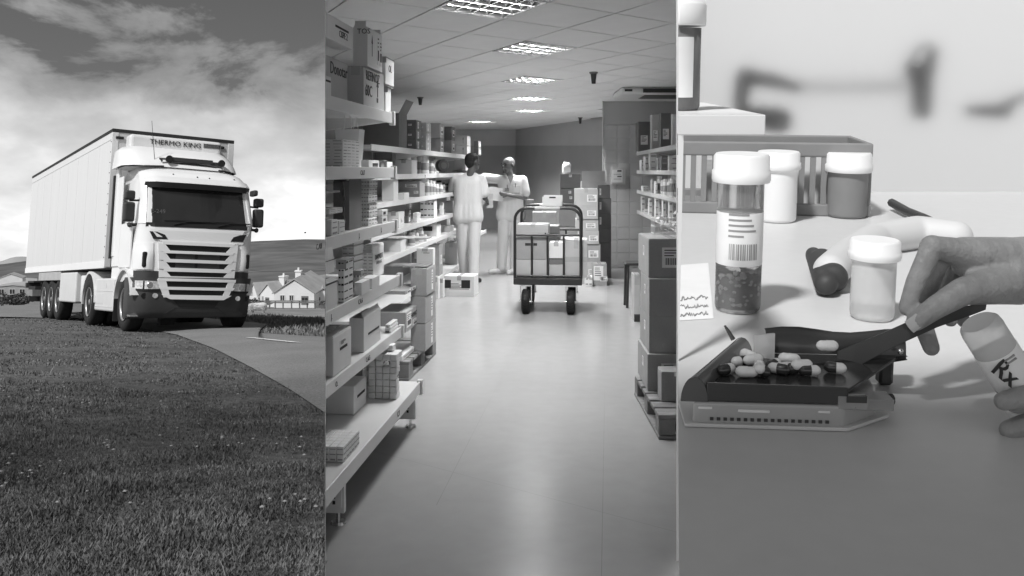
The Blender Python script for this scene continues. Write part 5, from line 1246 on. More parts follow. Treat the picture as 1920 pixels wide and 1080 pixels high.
# ---- platform trolley
m_ctube = mat('dark_steel_tube', .03, .35, .1, 8)
k = 9.76 / F
MC = Tr((1027 - 960) * k, 9.76, 0) @ Rz(-.085)
ct = thing('platform_trolley', 'dark tubular platform trolley with spoked castors loaded with cartons', 'trolley', MC)
obj('deck', MB().box((-.37, -.02, .32), (.37, .97, .395)), m_ctube, ct, None, .008)
def frame(y, nm):
    P = [(-.355, y, .39), (-.355, y, 1.0)] + [(-.355 + .13 * (1 - math.cos(a)), y, 1.02 + .125 * math.sin(a)) for a in [i * math.pi / 12 for i in range(1, 7)]]
    P += [(-x, y_, z) for x, y_, z in P[::-1]]
    f = obj(nm, MB().tube(P, .0165, 10), m_ctube, ct)
    obj('grip', MB().cyl((-.14, y, 1.145), (.13, y, 1.145), .020, None, 12), mat('grey_grip', .45, .5, .05, 20), f)
    obj('rail', MB().cyl((-.35, y, .855), (.35, y, .855), .012, None, 8), m_ctube, f); obj('rail', MB().cyl((-.35, y, .415), (.35, y, .415), .012, None, 8), m_ctube, f)
    for x in (-.172, -.003, .172):
        obj('upright_bar', MB().cyl((x, y, .40), (x, y, .855), .011, None, 8), m_ctube, f)
    return f
frame(0, 'front_frame'); frame(.95, 'rear_frame')
cw = MB().lathe([(.06, -.035), (.10, -.045), (.125, -.036), (.131, -.015), (.131, .015), (.125, .036), (.10, .045), (.06, .035)], 28)
tread = MB()
for i in range(28):
    a = 2 * math.pi * i / 28
    for s in (-1, 1):
        q = Matrix.Rotation(a, 4, 'Z') @ Tr(.1305, 0, 0) @ Rx(s * .6); tread.box((-.002, -.004, -.02 + s * .016), (.004, .004, .02 + s * .016), 0, q)
hb = MB().lathe([(.0, .036), (.03, .04), (.055, .02), (.065, .03), (.065, .0), (.0, -.03)][::-1], 18)
for (x, y) in ((-.24, .06), (.245, .06), (-.24, .86), (.245, .86)):
    cs = obj('castor', MB().box((-.058, -.05, .30), (.058, .05, .318)).prism([(-.03, .31), (.03, .31), (.022, .12), (-.022, .12)], 0, -.064, -.056).prism([(-.03, .31), (.03, .31), (.022, .12), (-.022, .12)], 0, .056, .064).cyl((-.07, 0, .131), (.07, 0, .131), .010, None, 8), m_chrome, ct, Tr(x, y, 0))
    obj('tyre', cw, m_black, cs, Tr(0, 0, .131) @ Ry(math.pi / 2)); obj('hub', hb, m_chrome, cs, Tr(0, 0, .131) @ Ry(math.pi / 2)); obj('tread', tread, m_black, cs, Tr(0, 0, .131) @ Ry(math.pi / 2), kind='stuff')
def cb(x0, x1, y0, dl, z0, z1, m, label, **kw):
    kw.setdefault('group', 'cartons on the platform trolley')
    return carton(MC @ Tr(x1, y0, z0), x1 - x0, dl, z1 - z0, m, label, **kw)
cb(-.34, -.165, .03, .40, .397, .585, m_cardm, 'lower left carton of the four behind the trolley bars', top=False); cb(-.16, -.01, .03, .40, .397, .585, m_cardm, 'lower right carton of the four behind the trolley bars', top=False)
cb(-.345, -.165, .03, .42, .588, .83, m_card, 'upper left brown carton with a dark hand hole on the trolley', top=False, stripe=('F', .62, .12, .55, .98)); cb(-.16, -.015, .03, .42, .588, .83, m_card, 'upper right brown carton with a dark hand hole on the trolley', top=False, stripe=('F', .62, .12, .02, .3))
cb(-.335, .005, .05, .40, .833, .965, m_cardm, 'long pale closed carton on top of the trolley load', stripe=('F', .05, .3, .88, .93))
cb(.015, .165, .03, .30, .397, .535, m_cardm, 'small pale carton at the bottom middle of the trolley', top=False); cb(.01, .165, .05, .30, .538, .60, m_cardd, 'flat dark carton between two pale ones on the trolley', top=False); cb(.012, .165, .04, .30, .603, .77, m_cardw, 'white carton in the middle of the trolley load')
cb(.185, .425, .03, .42, .397, .80, m_cardm, 'tall pale carton with brown tape band at the trolley right side', stripe=None)
tp = [o_ for o_ in C.objects if o_.get('label', '').startswith('tall pale carton with brown tape')][0]; obj('tape', MB().box((-.241, -.0015, .17), (.0015, .421, .225)), m_tape, tp)
cb(-.28, .10, .52, .38, .397, .92, m_card, 'large brown carton at the rear of the trolley'); cb(.12, .34, .52, .36, .397, .78, m_cardm, 'pale carton at the rear right of the trolley')
tr_ = thing('paper_tray', 'pale plastic paper tray resting on the trolley handles', 'tray', MC @ Tr(.045, .02, 1.168))
obj('tray', MB().box((-.105, 0, 0), (.105, .30, .008)).box((-.105, .0, .008), (.105, .006, .10)).box((-.105, .006, .008), (-.099, .30, .05)).box((.099, .006, .008), (.105, .30, .05)).box((-.105, .294, .008), (.105, .30, .11)), m_side, tr_, None, .002)
obj('clip', MB().box((-.03, -.004, .085), (.04, .0, .10)), m_ink, tr_)
# ---- stacks behind the trolley
def stk(xl, xr, yt, yb, Y, m, label, d=.45, zb=None, k_=.05, **kw):
    """carton seen square on: columns, rows and distance"""
    r = Y / F; z0 = E + (320 - yb) * r if zb is None else zb; z1 = E + (320 - yt) * r
    kw.setdefault('group', 'cartons stacked behind the trolley')
    carton(Tr((xr - 960) * r, Y, z0) @ Rz(-k_), (xr - xl) * r, d, z1 - z0 - .002, m, label, **kw)
YA = 12.5; ya = [531, 491, 458, 433, 411, 386, 354]; n6 = ['bottom', 'second', 'third', 'fourth', 'fifth', 'top']
xs_ = [(1084, 1127), (1082, 1126), (1083, 1123), (1080, 1122), (1082, 1121), (1078, 1121)]
for i in range(6):
    stk(xs_[i][0], xs_[i][1], ya[i + 1], ya[i], YA + .015 * (i % 2), m_cardm if i != 1 else m_card, n6[i] + ' carton of the labelled column behind the trolley', d=.5, zb=0 if i == 0 else None, top=(i == 5), stick=[('F', .66 + .04 * (i % 3), .45, .42, .42, 1)])
yb_ = [520, 482, 455, 428, 400, 372, 347]
for i in range(6): stk(1121.5, 1146 - (i == 5) * 2, yb_[i + 1], yb_[i], 13.1, m_cardd, n6[i] + ' carton of the dark column against the tiled wall', d=.45, zb=0 if i == 0 else None, top=False, stick=[('F', .18, .5, .14, .5, 0)] if i > 2 else [])
r = 13.1 / F
stk(1090, 1137, 340, 353, 13.2, m_cardm, 'open pale carton with a tall dark flap on the labelled column', d=.4, opened=True, flapset=(.05, 0, -.2, 0))
stk(1050, 1089, 326, 353, 13.6, m_cardd, 'dark carton under the white jug at the back', stick=[('F', .5, .86, .12, .16, 0)]); stk(1050, 1087, 353.5, 380, 13.6, m_cardd, 'dark carton with two small labels under the top dark carton', top=False, stick=[('F', .5, .75, .14, .2, 0), ('F', .55, .35, .14, .2, 0)])
stk(1048, 1088, 380.5, 425, 13.6, m_card, 'brown carton in the middle of the back column', top=False); stk(1046, 1088, 425.5, 470, 13.6, m_cardm, 'pale carton low in the back column', top=False); stk(1046, 1088, 470.5, 520, 13.6, m_card, 'bottom carton of the back column behind the trolley', top=False, zb=0)
stk(998, 1043, 398, 440, 13.4, m_card, 'brown carton seen above the trolley load', top=True); stk(996, 1044, 440.5, 516, 13.4, m_cardm, 'large pale carton on the floor behind the trolley', top=False, zb=0)
for i, (a, b) in enumerate(((985, 1000), (1000, 1016))): stk(a, b, 374 + 8 * i, 470, 14.0, m_cardd, ['slim tall dark carton left of the brown carton behind the trolley', 'second slim dark carton beside the brown carton behind the trolley'][i], d=.2, top=False, zb=.0)
stk(1111, 1138, 495, 531, 12.2, m_card, 'small brown carton with big white labels on the floor right of the trolley', d=.3, zb=0, stick=[('F', .42, .58, .66, .66, 0), ('F', .78, .32, .5, .22, 1)], group=None); stk(1097, 1111, 518, 532, 12.1, m_cardw, 'little white carton with dark print on the floor by the trolley', d=.2, zb=0, pattern=('F', 2, 2), group=None)
jg = thing('jug', 'white plastic jug with paper label standing on the dark carton', 'jug', Tr(*at(1062, 326, 13.75)))
r = 13.75 / F
organic('body', [((0, 0, .035), (0, 0, .11), .068, .066), ((0, 0, .11), (-.02, 0, .16), .05, .022)], m_jar, .006, 4, jg)
obj('cap', MB().cyl((-.022, 0, .165), (-.022, 0, .19), .024, .022, 14), m_jar, jg); obj('handle', MB().tube([(-.01, 0, .165), (.04, 0, .165), (.062, 0, .13), (.058, 0, .09)], .011, 8), m_jar, jg); obj('label', MB().box((-.05, -.072, .03), (.05, -.066, .10)), m_paper, jg)
# ================================================================ RIGHT: the dispensing counter, a shallow slope
MR = Matrix.Translation(CAM) @ Rx(math.radians(6.71))
HT = -.37
def onT(px, py, z=HT): return on(px, py, MR, 2, z)
def onY(px, py, y): return on(px, py, MR, 1, y)
m_count = mat('white_counter', .60, .38, .03, 2, amt2=.015, scale2=40)
m_wallr = mat('white_back_wall', .76, .8, .02, 1)
m_amber = mat('tinted_vial', .60, .16, .04, 6, trans=.85, ior=1.2)
m_clear = mat('clear_vial', .80, .22, .03, 6, trans=.55, ior=1.15)
m_cap = mat('white_cap', .84, .4, .02, 6)
m_pill = mat('tablets', .13, .5, .4, 40)
m_dkp = mat('dark_tray_plastic', .045, .22, .1, 6, spec=.6)
m_trayb = mat('grey_tray_base', .36, .3, .08, 8)
m_trayc = mat('clear_tray_plastic', .6, .15, .05, 8, trans=.6, ior=1.2)
m_capd = mat('capsule_dark', .035, .25, .1, 20, coat=.5)
m_capw = mat('capsule_white', .75, .25, .03, 20, coat=.5)
PR = ((0, 0, 0), (1, 0, 0))
def cutR(M, eps=.002):
    I = M.inverted(); no = Vector((-1, WRR, 0)).normalized()
    return [(I @ Vector((eps, 0, 0)), (I.to_3x3() @ no).normalized())]
obj('counter_back_wall', MB().prism([(WRR * 3.6, 3.6), (4.2, 3.6), (4.2, 3.7), (WRR * 3.7, 3.7)], 2, 0, 2.6), m_wallr, kind='structure')
ctr = thing('counter', 'white sloping dispensing counter with vials, tray and basket', 'counter', MR)
obj('counter_top', MB().box((.02, .42, HT - .03), (2.0, 2.62, HT)), m_count, ctr, None, 0, 1, cutR(MR))
obj('counter_front', MB().box((.06, .50, HT - .95), (2.0, .53, HT - .031)), m_count, ctr, None, 0, 1, cutR(MR))
def vial(px, py, r, h, rc, hc, label, body, cap=m_cap, wrap=None, fill=None, cat='vial', n=32, M=None, bars=False, name='pill_vial'):
    t = thing(name, label, cat, M or (MR @ Matrix.Translation(onT(px, py) + Vector((0, r, .001)))))
    obj('vessel', MB().lathe([(r * .90, 0), (r * .97, .003), (r, .008), (r, h)], n), body, t)
    obj('cap', MB().lathe([(rc * .97, h - .002), (rc, h + .002), (rc, h + hc * .35), (rc * .95, h + hc * .42), (rc * .95, h + hc * .9), (rc * .88, h + hc)], n), cap, t, None, 0)
    if wrap:
        l = obj('label', MB().lathe([(r * 1.006, wrap[0]), (r * 1.012, wrap[0] + .001), (r * 1.012, wrap[1]), (r * 1.006, wrap[1] + .001)], n), m_paper, t)
        if bars:
            b = MB(); rs = random.Random(3); a = -2.25
            while a < -1.0:
                w_ = rs.uniform(.02, .07)
                z0_, z1_ = wrap[0] + .010, wrap[0] + .034
                b.add([(r * 1.02 * math.cos(a + q * w_), r * 1.02 * math.sin(a + q * w_), z) for z in (z0_, z1_) for q in (0, 1)], [(0, 1, 3, 2)]); a += w_ + rs.uniform(.02, .06)
            for j in range(5):
                z0_ = wrap[0] + .044 + j * .008; b.grid([[(r * 1.02 * math.cos(-2.3 + q * .11), r * 1.02 * math.sin(-2.3 + q * .11), z0_ + zz) for q in range(7 + (j * 5) % 6)] for zz in (0, .003)])
            obj('print', b, m_inkg, l, kind='stuff')
    if fill: obj('contents', MB().lathe([(r * .90, .006), (r * .93, .012), (r * .93, fill * .96), (r * .8, fill)], 24), m_pill, t)
    return t
vial(1393, 592, .034, .197, .043, .040, 'tall tinted vial of tablets with white cap and printed barcode label, biggest on the counter', m_amber, wrap=(.072, .150), fill=.055, bars=True)
bv_ = [o for o in C.objects if o.get('label', '').startswith('tall tinted vial')][0]
tbm = MB(); rs = random.Random(21)
for i in range(90):
    a = rs.uniform(-3.14, 3.14); tbm.ball((.0285 * math.cos(a), .0285 * math.sin(a), rs.uniform(.012, .064)), (rs.uniform(.004, .0065), .004, rs.uniform(.0032, .005)), 8)
obj('tablet', tbm, mat('pale_tablet', .42, .5, .1, 30), bv_, kind='stuff')
vial(1650, 607, .031, .090, .037, .026, 'empty clear vial with white ribbed cap beside the hand', m_clear)
vial(1600, 412, .047, .112, .056, .045, 'grey capped vial standing before the right end of the grey basket', mat('grey_vial', .34, .35, .05, 6, trans=.3, ior=1.15))
vial(1466, 420, .045, .125, .052, .04, 'white bottle with white cap between the tall vial and basket', m_cap)
# basket
bl, br_ = onT(1225, 398), onT(1632, 408)
MB_ = MR @ Matrix.Translation(br_) @ Rz(math.atan2(br_.y - bl.y, br_.x - bl.x))
bw_ = (br_ - bl).length
bs = thing('basket', 'grey ribbed plastic basket at the back of the counter', 'basket', MB_)
m_bsk = mat('basket_plastic', .24, .5, .1, 10)
cutB = cutR(MB_)
for y in (.0, .24):
    for z, h_ in ((.0, .030), (.145, .035)): obj('rim', MB().box((-bw_, y, z), (0, y + .012, z + h_)), m_bsk, bs, None, .004, 2, cutB)
for x in (-.012,): 
    obj('side', MB().box((x, .012, 0), (x + .012, .24, .03)).box((x, .012, .145), (x + .012, .24, .18)), m_bsk, bs, None, .004, 2)
    for i in range(6): obj('slat', MB().box((x + .003, .02 + i * .038, .03), (x + .009, .04 + i * .038, .145)), m_bsk, bs)
nsl = int(bw_ / .026)
for i in range(nsl):
    xx = -bw_ + .012 + i * .026
    if (MB_ @ Vector((xx, 0, .1))).x < WRR * (MB_ @ Vector((xx, 0, .1))).y + .003: continue
    obj('slat', MB().box((xx, .002, .030), (xx + .013, .009, .145)), m_bsk, bs)
obj('floor_panel', MB().box((-bw_, .012, .004), (-.012, .24, .010)), m_bsk, bs, None, 0, 1, cutB)
for i in range(5): tag(obj('medicine_pack', MB().box((0, 0, 0), (.07, .12, .12 + .02 * (i % 2))), m_cardw if i % 2 else m_cardm, None, MB_ @ Tr(-bw_ + .12 + i * .075, .06, .012) @ Rz(.1 * (i % 3 - 1)), .003), ['white carton at the left inside the grey basket', 'pale carton second inside the grey basket', 'white carton in the middle of the grey basket', 'pale carton fourth inside the grey basket', 'white carton at the right inside the grey basket'][i], 'box', 'cartons in the grey basket')
# shelf with jar, upper left
sh = thing('shelf', 'thick white shelf board at the upper left above the counter', 'shelf', MR)
obj('board', MB().prism([(.10, .90), (.252, .90), (.252, 1.19), (.10, 1.19)], 2, -.0705, -.0500), mat('white_melamine', .86, .4, .02, 3), sh, None, .0012, 2, cutR(MR))
obj('end_post', MB().box((.19, 1.10, HT), (.2088, 1.15, -.071)), m_steel, sh, None, 0, 1, cutR(MR))
jl = Vector((.176, .995, -.0495)); Mj = MR @ Matrix.Translation(jl)
jr = thing('jar', 'white capped jar of dark tablets standing on the upper left shelf', 'jar', Mj)
cj = cutR(Mj)
obj('vessel', MB().lathe([(.0270, 0), (.029, .004), (.029, .088)], 32), mat('jar_plastic', .30, .25, .06, 8, trans=.5, ior=1.15), jr, None, 0, 1, cj)
obj('contents', MB().lathe([(.0265, .004), (.0275, .06), (.02, .068)], 24), m_pill, jr, None, 0, 1, cj)
obj('cap', MB().lathe([(.0330, .090), (.034, .092), (.034, .112), (.031, .116)], 32), m_cap, jr, None, 0, 1, cj)
def arcpatch(r, a0, a1, z0, z1, n=12): return MB().grid([[(r * math.cos(a0 + (a1 - a0) * i / n), r * math.sin(a0 + (a1 - a0) * i / n), z) for i in range(n + 1)] for z in (z0, z1)])
obj('label', arcpatch(.0293, -1.75, -.95, .014, .078), m_paper, jr, None, 0, 1, cj)
tb_ = MB(); rs = random.Random(8)
for i in range(26):
    a = rs.uniform(-1.0, .1); tb_.ball((.0248 * math.cos(a), .0248 * math.sin(a), rs.uniform(.008, .062)), (.004, .004, .003), 8)
obj('tablet', tb_, m_capd, jr, kind='stuff')
# paper slip with handwriting
sl = thing('paper_slip', 'white paper slip with faint handwriting at the left of the counter', 'paper', MR)
P_ = [onT(1250, 500), onT(1328, 494), onT(1338, 598), onT(1240, 604)]
obj('sheet', MB().add([p + Vector((0, 0, z)) for z in (.0005, .0012) for p in P_], [(3, 2, 1, 0), (4, 5, 6, 7), (0, 1, 5, 4), (1, 2, 6, 5), (2, 3, 7, 6), (3, 0, 4, 7)]), m_paper, sl, None, 0, 1, cutR(MR))
hw = MB(); rs = random.Random(2)
for ln in range(3):
    P = [onT(1276 + i * 1.9, 560 + ln * 15 + rs.uniform(-4, 4) - i * .12, HT + .0022) for i in range(28)]
    hw.tube(P, .0010, 5)
obj('handwriting', hw, mat('pencil_grey', .35, .6, 0), sl)
# white curved handset with dark nose
hs = thing('handset', 'white curved handset with a dark end lying behind the empty vial', 'handset', MR)
q = lambda x, y, z=.028: onT(x, y, HT) + Vector((0, 0, z))
organic('handle', [(q(1556, 540), q(1590, 505), .030, .030), (q(1590, 505), q(1640, 475), .030, .033), (q(1640, 475), q(1720, 462), .033, .036), (q(1720, 462), q(1790, 470), .036, .034)], mat('white_shell', .60, .6, .02, 5), .005, 6, hs)
organic('nose', [(q(1524, 508, .030), q(1548, 556, .020), .015, .019), (q(1540, 520, .030), q(1562, 548, .024), .022, .024)], mat('matt_dark', .05, .6, .1, 6), .005, 4, hs)
cbp = [onT(1672, 380, HT + .02), onT(1700, 396, HT + .016), onT(1735, 410, HT + .013), onT(1765, 425, HT + .012), onT(1795, 446, HT + .010), onT(1840, 462, HT + .010)]
tag(obj('cable', MB().tube(cbp, .011, 8), m_plast, None, MR), 'thick dark cable running along the far right of the counter', 'cable')
# things on the bench behind; the frosted screen is added to blur them
m_frost = mat('frosted_glass', .95, .5, 0, trans=1, ior=1.15, spec=.2)
fs = thing('added_blur_screen', 'frosted glass screen added along the back of the counter to blur things behind', 'screen', None)
obj('pane', MB().box((.53, 2.66, 1.0), (2.2, 2.664, 2.3)), m_frost, fs)
bn = thing('desk_telephone', 'dark desk telephone blurred behind the frosted screen at the left', 'telephone', Matrix.Translation(at(1415, 205, 2.98)))
k = 2.98 / F
organic('base', [((-20 * k, 0, -10 * k), (45 * k, 0, -22 * k), 18 * k, 26 * k), ((-28 * k, 0, 10 * k), (-18 * k, 0, 62 * k), 14 * k, 18 * k), ((-18 * k, 0, 62 * k), (40 * k, 0, 52 * k), 16 * k, 14 * k), ((40 * k, 0, 52 * k), (80 * k, 0, 40 * k), 14 * k, 10 * k)], m_dkp, .006, 5, bn)
bp = thing('dispenser', 'tall dark dispenser blurred behind the frosted screen at the right', 'dispenser', Matrix.Translation(at(1728, 150, 2.98)))
organic('body', [((0, 0, -58 * k), (0, 0, 20 * k), 18 * k, 22 * k), ((-4 * k, 0, 20 * k), (8 * k, 0, 48 * k), 28 * k, 22 * k)], m_dkp, .006, 5, bp)
bq = thing('stapler', 'low dark stapler blurred behind the frosted screen far right', 'stapler', Matrix.Translation(at(1855, 203, 2.98)))
organic('body', [((-38 * k, 0, -4 * k), (28 * k, 0, -6 * k), 10 * k, 14 * k), ((28 * k, 0, 4 * k), (70 * k, 0, 24 * k), 9 * k, 8 * k)], m_plast, .005, 4, bq)
bb = thing('wall_rail', 'grey wall rail blurred behind the frosted screen', 'rail', Matrix.Translation(at(1590, 158, 3.12)))
obj('rail', MB().box((-110 * k, 0, -14 * k), (115 * k, .03, 10 * k)), mat('rail_grey', .40, .5, .05, 4), bb, None, .005)
# ---------------------------------------------------------------- pill counting tray
A, B = onT(1290, 799), onT(1592, 808)
ty_ = math.atan2(B.y - A.y, B.x - A.x)
MTy = MR @ Matrix.Translation(A) @ Rz(ty_)
W_ = (B - A).length
def tl(px, py, z): return MTy.inverted() @ (MR @ onT(px, py, HT + z))
tray = thing('pill_tray', 'dark pill counting tray with grey base and side channel', 'tray', MTy)
Dp = tl(1415, 676, .0).y
def prof(x0, x1, ch): return [(x0, .0), (x1 - .03, .0), (x1, ch), (x1, Dp), (x0, Dp)]
rq = tl(1648, 772, .0)
XR = max(rq.x, W_ + .035)
obj('base', MB().prism([(.004, .0), (W_ - .006, .0), (XR - .01, .036), (XR - .004, .06), (XR + .012, Dp - .01), (max(.02, tl(1420, 676, .0).x), Dp - .01)], 2, .002, .026), m_trayb, tray, None, .003, 3)
obj('base_lip', MB().prism([(-.004, -.004), (W_ - .002, -.004), (XR + .004, .036), (XR + .004, .06), (XR + .004, .062), (-.004, .062)], 2, .0005, .0045), mat('pale_lip', .55, .35, .05, 8), tray, None, .0012, 2)
rb = MB()
for i in range(18): rb.box((.022 + i * .0068, -.0016, .0075), (.0255 + i * .0068, .002, .0105))
obj('ridge', rb, m_dkp, tray, kind='stuff')
obj('maker_plate', MB().box((.050, -.0012, .0165), (.082, .001, .0195)).box((.010, -.0012, .019), (.024, .001, .0215)).box((.130, -.0012, .018), (.142, .001, .0205)), m_side, tray, None, .0006)
zs = .040
pl0, pl1 = tl(1318, 690, zs), tl(1600, 706, zs); b0, b1 = tl(1445, 662, zs), tl(1700, 668, zs)
obj('platform', MB().prism([(.020, .004), (W_ - .004, .004), (max(W_ + .05, b1.x), Dp * .62), (b1.x, b1.y), (b0.x, b0.y), (.020, .035)], 2, zs - .004, zs), m_dkp, tray, None, .001)
obj('front_wall', MB().prism([(.018, .027), (.018, zs + .006), (.018 + .0, zs + .006), (W_ - .002, zs + .005), (W_ - .002, .027)], 1, .001, .005), m_dkp, tray, None, .001)
# back trough
Pq, Qq = [], []
for i in range(9):
    a = math.pi * .5 * i / 8
    z = zs + .024 * math.sin(a) ; yy = b0.y + .002 + .016 * (1 - math.cos(a))
    Pq.append([Vector((b0.x - .004 + (b1.x - b0.x + .004) * j / 8, yy + (b1.y - b0.y) * j / 8, z + .003 * math.sin(j) * (i / 8))) for j in range(9)])
    Qq.append([p + Vector((0, .002, -.001)) for p in Pq[-1]])
obj('back_trough', MB().slab(Pq, Qq), m_dkp, tray)
# side channel with its rounded lid
Pc, Qc = [], []
for j in range(9):
    y = .002 + (b0.y + .02 - .002) * j / 8; x0 = .006 + (b0.x - .030 - .006) * (j / 8)
    Pc.append([Vector((x0 - .014 * math.cos(a) , y, .026 + .026 * math.sin(a))) for a in [math.pi * i / 10 for i in range(11)]]); Qc.append([Vector((x0 - .0125 * math.cos(a), y, .026 + .0245 * math.sin(a))) for a in [math.pi * i / 10 for i in range(11)]])
obj('channel_lid', MB().slab(Pc[::-1], Qc[::-1]), mat('channel_plastic', .085, .22, .1, 6), tray)
obj('channel_end', MB().prism([(.006 - .0135 * math.cos(a), .026 + .0255 * math.sin(a)) for a in [math.pi * i / 12 for i in range(13)]], 1, .001, .004), mat('channel_plastic', .085), tray)
obj('lid_hook', MB().tube([(b0.x - .040, b0.y + .016, .050), (b0.x - .046, b0.y + .018, .060), (b0.x - .050, b0.y + .018, .066)], [.003, .0022, .0012], 6), m_dkp, tray)
fn = tl(1432, 668, zs)
obj('funnel', MB().add([(fn.x - .012, fn.y - .004, zs), (fn.x + .010, fn.y - .010, zs), (fn.x + .014, fn.y + .010, zs + .024), (fn.x - .010, fn.y + .014, zs + .020), (fn.x - .011, fn.y - .003, zs), (fn.x + .010, fn.y - .008, zs), (fn.x + .013, fn.y + .012, zs + .024), (fn.x - .009, fn.y + .016, zs + .020)], [(0, 1, 2, 3), (7, 6, 5, 4), (0, 4, 5, 1), (1, 5, 6, 2), (2, 6, 7, 3), (3, 7, 4, 0)]), m_trayc, tray)
obj('hinge', MB().box((W_ - .012, .0, .022), (W_ + .018, .010, .036)).box((W_ + .008, .010, .018), (XR, .036, .030)).cyl((W_ - .01, .002, .028), (W_ - .004, .012, .040), .0025, None, 8).cyl((W_ + .004, .0, .024), (XR - .004, .030, .016), .002, None, 8), m_trayc, tray, None, .001)
obj('hinge_pin', MB().box((W_ - .004, -.001, .030), (W_ + .016, .004, .037)), m_dkp, tray)
obj('hinge_knob', MB().cyl((XR - .012, .03, .022), (XR + .006, .034, .022), .006, None, 12), m_dkp, tray)
ft_ = tl(1662, 722, .0); obj('foot', MB().box((ft_.x - .010, ft_.y - .006, .001), (ft_.x + .006, ft_.y + .012, zs - .005)), m_dkp, tray, None, .003)
sc_ = tl(1690, 660, zs + .002); obj('rivet', MB().ball(tuple(tl(1688, 659, zs + .008)), .0035, 10), m_chrome, tray)
# capsules
def capsule(px, py, ang, dark, label, zz=zs + .0062, ln=.0135, r=.0056, roll=0):
    c = tl(px, py, zz); t = thing('capsule', label, 'capsule', MTy @ Matrix.Translation(c) @ Rz(ang) @ Ry(roll), 'capsules on the pill tray')
    h = ln * .5
    pr = [(.0006, -h - r * .9), (r * .55, -h - r * .72), (r * .88, -h - r * .3), (r, -h), (r, 0)]
    obj('shell_body', MB().lathe(pr, 16), m_capw, t, Ry(math.pi / 2))
    pc = [(r * 1.06, -.001), (r * 1.06, h), (r * .93, h + r * .35), (r * .58, h + r * .75), (.0006, h + r * .95)]
    obj('shell_cap', MB().lathe(pc, 16), m_capd if dark else m_capw, t, Ry(math.pi / 2))
CP = [(1362, 692, 3.75, 1, 'leftmost two tone capsule leaning against the tray channel'), (1388, 677, .5, 1, 'two tone capsule lying behind the leftmost capsule'), (1404, 666, 2.2, 0, 'all white capsule at the clear funnel'), (1412, 674, .4, 0, 'white capsule just below the clear funnel'), (1400, 697, 3.1, 0, 'white capsule in the front row left of the dark one'),
      (1428, 694, -1.0, 1, 'upright looking dark ended capsule in the front row'), (1424, 688, 1.4, 0, 'white capsule behind the dark ended front capsule'), (1451, 683, -2.3, 1, 'two tone capsule left of the middle of the heap'), (1460, 691, -.5, 1, 'dark capsule low in the middle of the heap'), (1480, 672, -.35, 0, 'white capsule lying highest at the back of the heap'),
      (1470, 689, .2, 0, 'white capsule in the centre of the heap'), (1492, 690, 3.4, 1, 'two tone capsule right of the heap centre'), (1503, 684, .15, 0, 'white capsule behind the large two tone one'), (1518, 694, 3.15, 1, 'large two tone capsule at the front right of the heap'), (1566, 689, 2.9, 1, 'rightmost two tone capsule beside the spatula'), (1551, 648, 0, 0, 'white tablet capsule lying on the back trough of the tray')]
for i, c_ in enumerate(CP): capsule(*c_, zz=(zs + .026 if i == 15 else zs + .0064 + (.0045 if i in (3, 6, 9, 12) else 0)))
# ---------------------------------------------------------------- hands, spatula, held vial
hq = lambda x, y, d: onY(x, y, d)
m_hand = mat('hand_skin', .30, .45, .14, 22, bump=.5, bscale=70, sub=.12, amt2=.02, scale2=160)
m_nail = mat('finger_nail', .46, .25, .04, 60)
sp_ = thing('spatula', 'flat dark plastic spatula pushed across the tray by the hand', 'spatula', MR)
path = [(1566, 686, .990), (1600, 670, .982), (1650, 646, .968), (1700, 622, .956), (1760, 600, .950), (1820, 582, .948), (1850, 573, .948)]
wd = [.0330, .0300, .0250, .0225, .0160, .0120, .0090]
P_, Q_ = [], []
for (x, y, d), w_ in zip(path, wd):
    c = hq(x, y, d); u = Vector((.25, .30, .92)).normalized() * w_ / 2
    P_.append([c - u, c - u * .33, c + u * .33, c + u]); Q_.append([p + Vector((.1, .95, -.3)).normalized() * .003 for p in P_[-1]])
obj('blade', MB().slab(P_[::-1], Q_[::-1], sm=False), mat('spatula_plastic', .05, .35, .1, 8), sp_, None, .0006)
hd = thing('person', 'right hand gripping the dark spatula, bare wrist entering from the right', 'hand', MR)
caps = [(hq(2750, 520, 1.12), hq(2150, 500, 1.03), .044, .036), (hq(2150, 500, 1.03), hq(1960, 503, 1.0), .036, .0335), (hq(1960, 490, 1.01), hq(1890, 490, .995), .0300, .0270), (hq(1960, 520, .99), hq(1890, 512, .985), .0270, .0260)]
idx = [(1880, 482, .99, .022), (1800, 474, .975, .0165), (1748, 462, .962, .0120), (1716, 530, .954, .0100), (1699, 578, .951, .0082)]
mid = [(1885, 480, 1.005, .022), (1806, 470, .998, .0160), (1764, 478, .985, .0115), (1722, 585, .985, .0112), (1746, 652, .972, .0092)]
rng = [(1890, 490, 1.02, .021), (1818, 482, 1.02, .0155), (1785, 505, 1.015, .0115), (1772, 570, 1.005, .0098), (1782, 600, .995, .0080)]
pky = [(1895, 505, 1.03, .019), (1835, 500, 1.035, .0140), (1805, 535, 1.032, .0105), (1796, 585, 1.02, .0090), (1808, 603, 1.01, .0078)]
thb = [(1905, 528, .985, .026), (1862, 536, .962, .0205), (1806, 546, .944, .0150), (1755, 576, .938, .0122), (1716, 604, .936, .0098)]
for ch in (idx, mid, rng, pky, thb):
    for a, b in zip(ch, ch[1:]): caps.append((hq(*a[:3]), hq(*b[:3]), a[3], b[3]))
caps += [(hq(1890, 500, 1.0), hq(1815, 492, .99), .024, .0185), (hq(1870, 520, .975), hq(1815, 505, .975), .020, .012), (hq(1748, 462, .962), hq(1745, 466, .962), .0128, .0124)]
organic('hand', caps, m_hand, .0022, 5, hd, None, 16)
